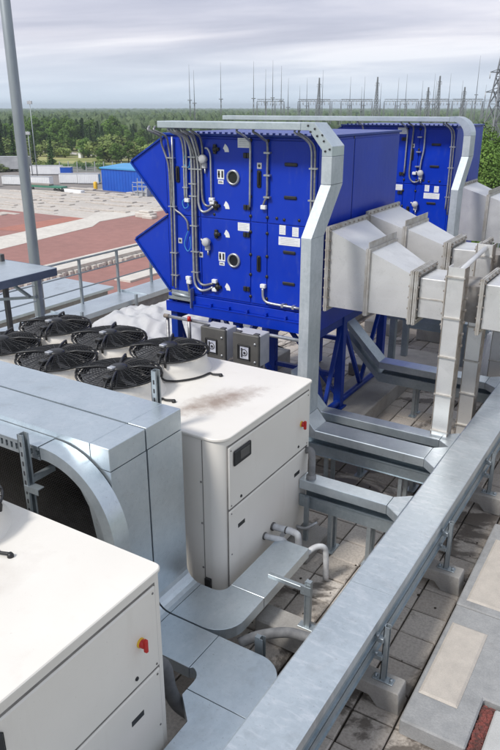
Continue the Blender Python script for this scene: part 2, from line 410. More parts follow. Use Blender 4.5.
# ================================================================== chillers
def make_chiller(label, dx, dy, lidmat, base):
    XR, Y0, Y1, XL, ZT = -2.77 + dx, 4.06 + dy, 5.63 + dy, -6.45 + dx, 1.73
    ch = thing('chiller', label, 'chiller', (XR, Y1 - .8, 0))
    plan = [(XL, Y0)] + arc(XR - .13, Y0 + .13, .13, -90, 0, 28) + arc(XR - .03, Y1 - .03, .03, 0, 90, 3) + [(XL, Y1)]
    cab = MB().prism(plan, 'z', .15, ZT - .035)
    obj('cabinet', cab, 'cream', ch)
    lidp = [(XL - .01, Y0 - .012)] + arc(XR - .125, Y0 + .125, .14, -90, 0, 10) + arc(XR - .035, Y1 - .035, .05, 0, 90, 4) + [(XL - .01, Y1 + .015)]
    obj('lid', MB().prism(lidp, 'z', ZT - .028, ZT, .006), lidmat, ch)
    # side seam trim and screws on the rounded corner
    sm = MB().box(XR - .20, XR - .194, Y0 - .004, Y0 + .002, .16, ZT - .04)
    for z in (.45, .9, 1.3): sm.lathe([(0, -.006), (.008, -.006), (.01, 0)], (XR - .215, Y0, z), 8, 'y')
    obj('corner_seam', sm, 'seam', ch)
    # service panels on the right-hand face
    pa, pb = 4.14 + dy, 5.57 + dy
    up = obj('service_panel', MB().box(XR - .01, XR + .012, pa, pb, 1.055, 1.635, .008), 'cream', ch)
    lo = obj('service_panel', MB().box(XR - .01, XR + .012, pa, pb, .19, 1.035, .008), 'cream', ch)
    obj('panel_gap', MB().box(XR - .005, XR + .002, pa - .004, pb + .004, 1.036, 1.054).box(XR - .005, XR + .002, pa - .004, pb + .004, 1.632, 1.65).box(XR - .005, XR + .0015, pa - .005, pa + .002, .18, 1.635).box(XR - .005, XR + .0015, pb - .002, pb + .005, .18, 1.635), 'seam', ch)
    for y in (4.325, 5.345):
        h = obj('grip_slot', MB().box(XR + .009, XR + .0145, y - .055 + dy, y + .055 + dy, .81, .85, .002), 'black', lo)
        obj('slot_lip', MB().box(XR + .011, XR + .021, y - .06 + dy, y + .06 + dy, .853, .861, .002), 'cream', h) if False else None
    for y, z in ((4.32, 1.105), (5.36, 1.12)): obj('panel_lock', MB().lathe([(.014, .012), (.012, .019), (0, .019)], (XR, y + dy, z), 12, 'x'), 'black', up)
    d = obj('display', MB().box(XR + .010, XR + .030, 4.20 + dy, 4.47 + dy, 1.44, 1.58, .012), 'black', up)
    obj('screen', MB().box(XR + .026, XR + .033, 4.29 + dy, 4.43 + dy, 1.475, 1.555, .002), 'boxgrey', d)
    sw = obj('main_switch', MB().lathe([(.030, .010), (.030, .022), (.022, .026), (0, .026)], (XR, 5.41 + dy, 1.345), 20, 'x'), 'yellow', ch)
    kb = MB().lathe([(.026, .024), (.024, .048), (0, .05)], (XR, 5.41 + dy, 1.345), 16, 'x')
    kb.box(XR + .04, XR + .068, 5.398 + dy, 5.422 + dy, 1.295, 1.385, .007)
    obj('switch_knob', kb, 'red', sw)
    for y in (pa + .03, pb - .03):
        for z in (1.60, 1.085, 1.005, .60, .22): obj('screw', MB().lathe([(.008, .011), (.007, .0155), (0, .016)], (XR, y, z), 8, 'x'), 'seam', ch)
    obj('rating_plate', MB().box(XR + .01, XR + .0135, 5.02 + dy, 5.14 + dy, .24, .31), 'boxlight', lo)
    obj('base_rail', MB().box(XL + .1, XR - .03, Y0 + .05, Y0 + .15, .10, .16).box(XL + .1, XR - .03, Y1 - .15, Y1 - .05, .10, .16), 'galv_dull', ch)
    # lifting bracket at the foot of the corner
    obj('lifting_eye', MB().box(XR - .19, XR - .13, Y0 - .03, Y0 + .0, .14, .36, .003), 'black', ch)
    # coil with fins on the long side facing the neighbour
    co = MB().box(XL + .05, XR - .50, Y0 - .02, Y0 + .01, .30, 1.62)
    for k in range(66): co.box(XL + .05, XR - .5, Y0 - .034, Y0 - .02, .31 + k * .02, .318 + k * .02)
    obj('coil', co, 'black', ch)
    # fans: two rows
    RZ = 1.905
    for r in range(2):
        for c in range(5 if False else 3):
            cx, cy = -4.17 - .81 * c + dx, 4.44 + .755 * r + dy
            fan = obj('fan', MB().lathe([(.43, ZT - .002), (.405, ZT + .03), (.385, ZT + .08), (.38, RZ), (.368, RZ)], (cx, cy, 0), 44), 'cream', ch)
            obj('fan_shroud', MB().lathe([(.367, RZ - .002), (.36, RZ - .05), (.355, ZT + .02), (0, ZT + .02)], (cx, cy, 0), 40), 'black', fan)
            g = MB()
            def dome(q): return RZ + .010 + .05 * (1 - (q / .40) ** 2)
            for q in [.085 + .026 * i_ for i_ in range(12)]:
                g.tube([(cx + q * math.cos(a * math.pi / 18), cy + q * math.sin(a * math.pi / 18), dome(q)) for a in range(36)], .0042, 4, closed=True)
            g.tube([(cx + .392 * math.cos(a * math.pi / 20), cy + .392 * math.sin(a * math.pi / 20), RZ + .006) for a in range(40)], .009, 6, closed=True)
            for a in range(26):
                th = a * math.pi / 13 + .06
                g.tube([(cx + q * math.cos(th), cy + q * math.sin(th), dome(q) + .003) for q in (.07, .15, .23, .31, .392)], .0035, 4)
            gd = obj('fan_guard', g, 'guard', fan)
            arms = MB()
            for a in (-148, -58, 32, 122):
                th = R(a); ca, sa = math.cos(th), math.sin(th)
                arms.tube([(cx + q * ca, cy + q * sa, z) for q, z in ((.06, dome(.06) - .01), (.20, dome(.2) + .02), (.33, dome(.33) + .03), (.385, dome(.39) + .035), (.40, RZ + .0), (.392, RZ - .04))], .0125, 8)
            obj('guard_arm', arms, 'black', gd)
            hb = MB().lathe([(0, RZ + .080), (.07, RZ + .076), (.085, RZ + .062), (.085, RZ - .05), (0, RZ - .06)], (cx, cy, 0), 18)
            obj('motor_hub', hb, 'black', fan)
            obj('hub_cap', MB().box(cx - .045, cx + .02, cy - .11, cy - .05, RZ + .055, RZ + .085, .006), 'silver', gd)
            bl = MB()
            for k in range(7):
                a0 = k * 2 * math.pi / 7
                pts = []
                for q in (.08, .18, .27, .345):
                    for (da, dz) in ((0, .03), (.62 - q * .3, -.03)):
                        pts.append((cx + q * math.cos(a0 + da + q * .8), cy + q * math.sin(a0 + da + q * .8), RZ - .02 + dz))
                for i in range(3):
                    A = [pts[2 * i], pts[2 * i + 1], pts[2 * i + 3], pts[2 * i + 2]]
                    bl.hexa([(p[0], p[1], p[2] - .006) for p in A] + A)
            obj('fan_blade', bl, 'blade', fan)
            # supply cable: from hub to the rim box, down the ring and onto the lid
            ta = R(-66); ex, ey = cx + .30 * math.cos(ta), cy + .30 * math.sin(ta)
            cb = MB().box(ex - .04, ex + .03, ey - .03, ey + .03, dome(.3) + .0, dome(.3) + .05, .008)
            q = [(ex, ey, dome(.3) + .03), (cx + .395 * math.cos(ta), cy + .395 * math.sin(ta), RZ + .03), (cx + .43 * math.cos(ta), cy + .43 * math.sin(ta), RZ - .06),
                 (cx + .44 * math.cos(ta + .1), cy + .44 * math.sin(ta + .1), ZT + .03)]
            for k in range(1, 6):
                q.append((cx + (.45 + .005 * k) * math.cos(ta + .1 + k * .22), cy + (.45 + .005 * k) * math.sin(ta + .1 + k * .22), ZT + .015))
            if c == 0: q += [(XR - .88, cy + .02, ZT + .014), (XR - .80, cy + .04, ZT + .02)]
            cb.tube(spline(q, 4), .011, 6)
            if c == 0: cb.lathe([(.02, ZT), (.02, ZT + .015), (.012, ZT + .028), (0, ZT + .028)], (XR - .80, cy + .04, 0), 12)
            obj('fan_cable', cb, 'black', fan)
    return ch
make_chiller('cream chiller with soot patch on its lid and a black display', 0, 0, M['lid_sooty'], None)
make_chiller('nearest cream chiller with clean lid filling the lower left corner', .58, -3.08, M['lid_clean'], None)
for x, y0, y1 in ((-2.95, 3.95, 5.9), (-5.9, 3.95, 5.9), (-2.4, .8, 2.7), (-5.4, .8, 2.7)):
    pass
def beam(x0, x1, y0, y1, z1, label, z0=0.0, group='concrete bearing beams'):
    return one('concrete_beam', MB().box(x0, x1, y0, y1, z0, z1, .012), 'concrete', label, 'concrete beam', ((x0 + x1) / 2, (y0 + y1) / 2, z0), group)
beam(-3.05, -2.50, 5.10, 5.66, .10, 'concrete beam under the back corner of the sooty chiller')
beam(-6.4, -2.85, 4.12, 4.34, .10, 'concrete beam under the front edge of the sooty chiller')
beam(-5.8, -2.3, 1.02, 1.24, .10, 'concrete beam under the front edge of the nearest chiller')
beam(-5.8, -2.3, 2.3, 2.52, .10, 'concrete beam under the back edge of the nearest chiller')

# ================================================================== sheet-metal cable ducts between the chillers
def duct_cover(y0, y1, low, label, lowz=.44):
    d = thing('cable_duct', label, 'cable duct', (-3.1, (y0 + y1) / 2, 0))
    # horizontal run
    obj('top_cover', MB().box(-9.2, -3.20, y0, y1, 1.86, 2.03, .004).box(-9.2, -3.2, y0 - .004, y0 + .002, 1.99, 2.034), 'galv', d)
    # corner piece and riser share the outer face
    co = MB().prism([(-3.197, 2.03), (-3.02, 2.03), (-3.02, 1.855), (-3.197, 1.855)], 'y', y0, y1, .004)
    obj('corner_cover', co, 'galv', d)
    ri = MB().prism([(-3.02, 1.85), (-3.02, lowz + .14)] + arc(-2.88, lowz + .14, .14, 180, 270, 6) + [(-2.88, lowz - .10), (-3.14, lowz - .10), (-3.20, lowz), (-3.20, 1.2), (-3.26, 1.5), (-3.38, 1.70), (-3.60, 1.82), (-3.62, 1.855), (-3.2, 1.853)], 'y', y0 + .001, y1 - .001)
    obj('riser_cover', ri, 'galv', d)
    for pts in low:
        obj('run_cover', MB().prism(pts, 'z', lowz - .10, lowz, .002), 'galv', d)
    return d
yA0, yA1, yB0, yB1 = 3.455, 3.87, 3.06, 3.44
duct_cover(yA0, yA1, [
    [(-2.876, yA0), (-2.62, yA0)] + arc(-2.57, yA0 + .24, .24, -90, 0, 8) + [(-2.33, 3.99), (-2.655, 3.99)] + arc(-2.755, 3.97, .10, 0, -90, 5) + [(-2.876, yA1)],
    [(-2.655, 3.996), (-2.33, 3.996), (-2.33, 4.80), (-2.655, 4.80)]],
    'galvanised cable duct turning down beside the sooty chiller, farther of two')
duct_cover(yB0, yB1, [
    [(-2.876, yB0), (-2.41, yB0), (-2.41, yB1), (-2.876, yB1)],
    [(-2.404, 3.06)] + arc(-2.404, 2.98, .10, 80, 0, 5) + [(-2.304, 2.90), (-1.80, 2.90), (-1.80, 3.22)] + arc(-2.02, 3.22, .22, 0, 90, 8)[1:] + [(-2.404, yB1)],
    [(-2.304, 2.895), (-2.304, 2.84), (-2.14, 2.68), (-2.13, 0.2), (-1.80, 0.2), (-1.80, 2.895)]],
    'galvanised cable duct turning down beside the nearest chiller, nearer of two')

# curved tray in front of the coil
ct = thing('curved_cable_tray', 'curved galvanised cable tray arching down in front of the dark coil', 'cable tray', (-3.5, 2.97, 1.36))
CX, CZ, RO, RI = -3.50, 1.36, .625, .53
def band(ro, ri, y0, y1, n=56):
    b = MB()
    A = arc(CX, CZ, ro, 92, 0, n) + [(CX + ro, .45)]; B = arc(CX, CZ, ri, 92, 0, n) + [(CX + ri, .45)]
    for i in range(len(A) - 1):
        b.hexa([(A[i][0], y0, A[i][1]), (A[i + 1][0], y0, A[i + 1][1]), (A[i + 1][0], y1, A[i + 1][1]), (A[i][0], y1, A[i][1]),
                (B[i][0], y0, B[i][1]), (B[i + 1][0], y0, B[i + 1][1]), (B[i + 1][0], y1, B[i + 1][1]), (B[i][0], y1, B[i][1])])
    bmesh.ops.remove_doubles(b.bm, verts=b.bm.verts[:], dist=1e-4)
    return b
obj('bend_cover', band(RO, RO - .006, 2.895, 3.045), 'galv', ct)
obj('bend_side', band(RO - .007, RI, 2.897, 2.903), 'galv', ct)
obj('bend_side', band(RO - .007, RI, 3.037, 3.043), 'galv', ct)
obj('run_cover', MB().box(-9, -3.53, 2.89, 3.05, 1.981, 1.989), 'galv', ct)
sd = MB()
sd.box(-9, -3.53, 2.895, 2.90, 1.955, 1.978).box(-9, -3.53, 2.895, 2.90, 1.88, 1.905)
x = -9.0
while x < -3.55:
    sd.box(x, x + .028, 2.895, 2.90, 1.905, 1.955); x += .052
sd.box(-9, -3.53, 2.9, 3.04, 1.876, 1.882)
obj('perforated_side', sd, 'strut', ct)

def strut(name, x, y, z0, z1, label, w=.06):
    """slotted C channel, open towards +x"""
    b = MB().box(x, x + .005, y, y + w, z0, z1).box(x, x + w * .8, y, y + .005, z0, z1).box(x, x + w * .8, y + w - .005, y + w, z0, z1)
    b.box(x + w * .8 - .004, x + w * .8, y + .005, y + .016, z0, z1).box(x + w * .8 - .004, x + w * .8, y + w - .016, y + w - .005, z0, z1)
    t_ = thing(name, label, 'steel strut', (x, y, z0))
    obj('channel', b, 'strut', t_)
    sl = MB(); z = z0 + .06
    while z < z1 - .04:
        sl.box(x + .02, x + .034, y - .0015, y + .001, z, z + .035); z += .075
    obj('slot', sl, 'ink', t_)
    return t_
sp = strut('strut_post', -3.62, 2.80, 0, 2.10, 'steel strut post with arm bracket in front of the dark coil')
br = MB().box(-3.61, -3.57, 2.86, 3.06, 1.745, 1.75).box(-3.61, -3.606, 2.86, 3.06, 1.71, 1.745).box(-3.574, -3.57, 2.86, 3.06, 1.71, 1.745)
br.box(-3.61, -3.47, 2.80, 2.855, 1.70, 1.706).box(-3.61, -3.47, 2.795, 2.80, 1.66, 1.706)
obj('arm', br, 'strut', sp)
obj('base_plate', MB().box(-3.66, -3.52, 2.75, 2.91, .0, .01), 'strut', sp)
s2 = strut('strut_post', -3.33, 3.90, 0, 2.27, 'steel strut post rising behind the farther cable duct')
obj('base_plate', MB().box(-3.37, -3.25, 3.89, 4.02, .0, .01), 'strut', s2)

# raised duct far left, on its own posts
cn = thing('raised_cable_duct', 'pale raised cable duct on dark posts at the left edge', 'cable duct', (-8.0, 6, 0))
obj('cover', MB().box(-9.3, -7.66, 2.0, 7.0, 1.955, 2.012, .006), 'galv', cn)
obj('fascia', MB().box(-7.66, -7.645, 2.0, 7.0, 1.90, 2.012, .003).box(-9.3, -7.66, 7.0, 7.012, 1.90, 2.012), 'navy', cn)
for x, y in ((-8.72, 6.9), (-7.80, 6.75), (-7.80, 4.3), (-8.9, 4.3)):
    obj('post', MB().box(x - .035, x + .035, y - .035, y + .035, 0, 1.95 if x > -8.5 else 2.12, .004), 'boxgrey' if x < -8.5 else 'strut', cn)
bb = MB().bar((-8.72, 6.70, 1.45), (-7.80, 6.70, 1.62), .04, .04).bar((-8.6, 6.66, 1.9), (-7.9, 6.66, 1.62), .05, .03)
obj('brace', bb, 'strut', cn)

# ================================================================== long tray and cross trays
TZ = .75
LX0, LX1 = -1.675, -1.315
lt = thing('long_cable_tray', 'long wide galvanised cable tray running from bottom centre to the right edge', 'cable tray', (-1.5, 6, 0))
cov = MB(); y = .2; k = 0
while y < 16.5:
    cov.prism([(LX0, TZ - .085), (LX0, TZ - .004), (LX0 + .01, TZ), (LX1 - .01, TZ), (LX1, TZ - .004), (LX1, TZ - .085), (LX1 - .006, TZ - .085), (LX1 - .006, TZ - .01), (LX0 + .006, TZ - .01), (LX0 + .006, TZ - .085)], 'y', y + .001, y + 1.999)
    y += 2.0
obj('cover', cov, 'galv_smear', lt)
body = MB().box(LX0 + .012, LX0 + .02, .2, 16.5, TZ - .16, TZ - .02).box(LX1 - .02, LX1 - .012, .2, 16.5, TZ - .16, TZ - .02).box(LX0 + .012, LX1 - .012, .2, 16.5, TZ - .166, TZ - .16)
body.box(LX1 - .02, LX1 + .004, .2, 16.5, TZ - .165, TZ - .158)
obj('tray', body, 'galv_dull', lt)
low = MB().box(LX0 + .02, LX1 - .02, .2, 16.5, TZ - .215, TZ - .21).box(LX1 - .024, LX1 - .016, .2, 16.5, TZ - .32, TZ - .20).box(LX0 + .016, LX0 + .024, .2, 16.5, TZ - .32, TZ - .20).box(LX0 + .016, LX1 - .016, .2, 16.5, TZ - .326, TZ - .32)
low.box(LX1 - .02, LX1 - .002, .2, 16.5, TZ - .204, TZ - .198).box(LX1 - .02, LX1 - .002, .2, 16.5, TZ - .326, TZ - .32)
obj('lower_tray', low, 'galv_dull', lt)

def block(x0, x1, yc, zt, label):
    """concrete foot: arched underneath, deeper in y at the ends"""
    b = MB(); w = .13
    prof = [(x0, 0), (x0 + .09, 0), (x0 + .14, .08), (x1 - .24, .08), (x1 - .17, 0.0), (x1, 0), (x1 - .012, zt - .01), (x1 - .02, zt), (x0 + .02, zt), (x0, zt - .01)]
    b.prism(prof, 'y', yc - w / 2 - .02, yc + w / 2 + .02, .006)
    return one('concrete_block', b, 'concrete', label, 'concrete foot', ((x0 + x1) / 2, yc, 0), 'concrete feet under the long tray')
feet = [(2.35, 'concrete foot under the long tray, just below the picture edge'),
        (3.93, 'concrete foot under the long tray, nearest whole one beside the grey slab'),
        (5.50, 'concrete foot under the long tray, second from the front beside the paving'),
        (7.08, 'concrete foot under the long tray, third from the front at the right edge'),
        (8.66, 'concrete foot under the long tray, fourth from the front'),
        (10.24, 'concrete foot under the long tray, fifth and far away')]
names = ['first', 'nearest visible', 'second visible', 'third visible, at the right edge', 'fourth', 'fifth']
for i, (y, lb) in enumerate(feet):
    if i == 0: continue
    block(-1.80, -1.09, y, .20, lb)
    pt = thing('tray_support', 'steel strut holding the long tray, ' + names[i] + ' from the front', 'strut support', (-1.25, y, .2), 'struts holding the long tray')
    b = MB().box(-1.272, -1.266, y - .022, y + .022, .21, .70).box(-1.272, -1.232, y - .022, y - .017, .21, .70).box(-1.272, -1.232, y + .017, y + .022, .21, .70)
    obj('channel', b, 'strut', pt)
    obj('foot_plate', MB().box(-1.33, -1.17, y - .035, y + .035, .2, .21, .003).lathe([(.014, .21), (.014, .228), (0, .23)], (-1.31, y, 0), 6).lathe([(.014, .21), (.014, .228), (0, .23)], (-1.19, y, 0), 6), 'strut', pt)
    bk = MB()
    for z in (.425, .585):
        bk.box(-1.70, -1.262, y - .02, y + .02, z - .02, z - .0, .002).box(-1.335, -1.262, y - .05, y - .02, z - .02, z + .02, .003)
        bk.tube([(-1.31, y - .04, z + .015), (-1.31, y - .04, z + .05)], .014, 8)
    obj('cantilever', bk, 'strut', pt)

def cross_tray(name, label, x0, y0, y1, x1=LX0, layers=2, rise=None, mat='galv_dull'):
    t_ = thing(name, label, 'cable tray', ((x0 + x1) / 2, (y0 + y1) / 2, 0))
    xe = x1 - .16
    obj('cover', MB().prism([(y0, TZ - .10), (y0, TZ - .006), (y0 + .008, TZ - .002), (y1 - .008, TZ - .002), (y1, TZ - .006), (y1, TZ - .10)], 'x', x0, xe), 'galv', t_)
    # splayed gusset onto the long tray
    obj('gusset', MB().prism([(xe + .003, y0), (xe + .003, y1), (x1 - .004, y1 + .12), (x1 - .004, y0 - .12)], 'z', TZ - .10, TZ - .004, .004), 'galv_smear', t_)
    obj('lower_tray', MB().box(x0, x1, y0 + .01, y0 + .02, TZ - .30, TZ - .17).box(x0, x1, y1 - .02, y1 - .01, TZ - .30, TZ - .17).box(x0, x1, y0 + .01, y1 - .01, TZ - .306, TZ - .30).box(x0, x1, y0 - .002, y0 + .02, TZ - .175, TZ - .168), mat, t_)
    if rise:
        h, run = rise
        for (dz, mt) in ((0, 'galv_dull'), (-.2, mat)):
            b = MB().hexa([(x0, y0, TZ - .1 + dz), (x0, y1, TZ - .1 + dz), (x0, y1, TZ - .002 + dz), (x0, y0, TZ - .002 + dz), (x0 - run, y0, TZ - .1 + h + dz), (x0 - run, y1, TZ - .1 + h + dz), (x0 - run, y1, TZ + h - .002 + dz), (x0 - run, y0, TZ + h - .002 + dz)])
            obj('sloped_cover', b, mt, t_)
    for x in (x0 + (xe - x0) * .35, x0 + (xe - x0) * .8):
        for ya in (y0 + .02, y1 - .06): obj('leg', MB().box(x, x + .04, ya, ya + .04, .01, TZ - .31).box(x - .03, x + .07, ya - .03, ya + .07, 0, .01), 'strut', t_)
    return t_
cross_tray('cross_tray', 'nearest cross tray joining the long tray beside the sooty chiller', -2.75, 5.39, 5.57)
cross_tray('cross_tray', 'cross tray with mitred rise behind the riser, coming from under the blue unit', -3.30, 6.98, 7.16, rise=(.45, .42))
cross_tray('cross_tray', 'distant cross tray rising at its left end under the steel ducts', -3.35, 9.0, 9.25, rise=(.55, .55))
cross_tray('cross_tray', 'farthest cross tray in front of the second blue unit', -3.30, 11.85, 12.15, rise=(.55, .55))

def riser(name, label, dy, xl, curved):
    """cable trunking: header over the unit's front, elbow, riser with a forward jog, run at the floor"""
    t_ = thing(name, label, 'cable trunking', (-3.3, 6.9 + dy, 0))
    XA, XB = -3.36, -3.24
    yu0, yu1 = 6.88 + dy, 7.18 + dy      # upper part
    yl0, yl1 = 6.46 + dy, 6.76 + dy      # lower part
    zt, zb = 4.05, 3.972
    obj('header', MB().box(xl, -3.62, yu0, yu1, zb, zt, .006), 'galv', t_)
    if curved:
        A = arc(-3.54, 3.76, .30, 90, 0, 8); B = [(-3.54 + .18 * math.cos(R(90 - 11.25 * i_)), 3.76 + (.215 - .035 * i_ / 8) * math.sin(R(90 - 11.25 * i_))) for i_ in range(9)]
        e = MB()
        for i in range(8):
            e.hexa([(A[i][0], yu0, A[i][1]), (A[i + 1][0], yu0, A[i + 1][1]), (B[i + 1][0], yu0, B[i + 1][1]), (B[i][0], yu0, B[i][1]),
                    (A[i][0], yu1, A[i][1]), (A[i + 1][0], yu1, A[i + 1][1]), (B[i + 1][0], yu1, B[i + 1][1]), (B[i][0], yu1, B[i][1])])
        e.box(-3.618, -3.541, yu0, yu1, 3.973, 4.059)
        ztop = 3.757
    else:
        e = MB().prism([(-3.617, zb), (-3.617, zt), (-3.46, zt), (XB, 3.82), (XB, 3.72), (XA, 3.72), (XA, 3.78), (-3.52, zb)], 'y', yu0, yu1, .003)
        ztop = 3.717
    obj('elbow', e, 'galv', t_)
    bo = MB()
    if not curved:
        for (x, z) in ((-3.53, 4.02), (-3.45, 3.99), (-3.42, 3.92), (-3.34, 3.87), (-3.32, 3.77), (-3.27, 3.79), (-3.5, 3.96), (-3.36, 3.93)):
            bo.lathe([(.012, -.006), (.010, -.012), (0, -.012)], (x, yu0, z), 8, 'y')
        obj('bolt', bo, 'ink', t_)
    zj1, zj0 = 3.43, 2.92
    up = MB().box(XA, XB, yu0 + .001, yu1 - .001, zj1 + .002, ztop, .003)
    obj('riser_cover', up, 'galv_post', t_)
    jog = MB().hexa([(XA, yl0, zj0 + .002), (XB, yl0, zj0 + .002), (XB, yl1, zj0 + .002), (XA, yl1, zj0 + .002), (XA, yu0, zj1 - .002), (XB, yu0, zj1 - .002), (XB, yu1, zj1 - .002), (XA, yu1, zj1 - .002)])
    obj('jog_cover', jog, 'galv_post', t_)
    obj('riser_cover', MB().box(XA, XB, yl0, yl1, TZ + .14, zj0 - .001, .003), 'galv_post', t_)
    obj('foot_elbow', MB().prism([(XA, TZ - .10), (XA, TZ + .137), (XB, TZ + .137), (XB + .12, TZ - .002), (XB + .12, TZ - .10)], 'y', yl0, yl1, .003), 'galv', t_)
    xe = LX0 - .16
    obj('run_cover', MB().prism([(yl0, TZ - .10), (yl0, TZ - .006), (yl0 + .008, TZ), (yl1 - .008, TZ), (yl1, TZ - .006), (yl1, TZ - .10)], 'x', XB + .123, xe), 'galv', t_)
    obj('gusset', MB().prism([(xe + .003, yl0), (xe + .003, yl1), (LX0 - .004, yl1 + .12), (LX0 - .004, yl0 - .14)], 'z', TZ - .10, TZ - .002, .004), 'galv_smear', t_)
    obj('lower_tray', MB().box(-4.0, LX0, yl0 + .01, yl0 + .02, TZ - .30, TZ - .17).box(-4.0, LX0, yl1 - .02, yl1 - .01, TZ - .30, TZ - .17).box(-4.0, LX0, yl0, yl1 - .01, TZ - .306, TZ - .30).box(-4.0, LX0, yl0 - .004, yl0 + .02, TZ - .176, TZ - .168), 'galv_dull', t_)
    for x in (-3.0, -2.1):
        for ya in (yl0 + .03, yl1 - .07): obj('leg', MB().box(x, x + .04, ya, ya + .04, 0, TZ - .31), 'strut', t_)
    return t_
riser('cable_riser', 'galvanised cable trunking wrapping the nearer blue unit with mitred elbow and jog', 0, -5.56, False)
riser('cable_riser', 'galvanised cable trunking with rounded elbow on the farther blue unit', 5.34, -8.2, True)

# ================================================================== blue air handling units
def text(body, size, loc, mat, parent, rotx=90):
    cu = bpy.data.curves.new('print', 'FONT'); cu.body = body; cu.size = size; cu.extrude = .0008; cu.align_x = 'CENTER'; cu.align_y = 'CENTER'
    o = bpy.data.objects.new('print', cu); COL.objects.link(o)
    dg = bpy.context.evaluated_depsgraph_get(); me = bpy.data.meshes.new_from_object(o.evaluated_get(dg))
    bpy.data.objects.remove(o)
    me.transform(Matrix.Translation(Vector(loc) - Vector(ORG[parent.name])) @ Matrix.Rotation(R(rotx), 4, 'X'))
    me.materials.clear(); me.materials.append(M[mat])
    t_ = bpy.data.objects.new('print', me); COL.objects.link(t_); t_.parent = parent; ORG[t_.name] = ORG[parent.name]
    return t_

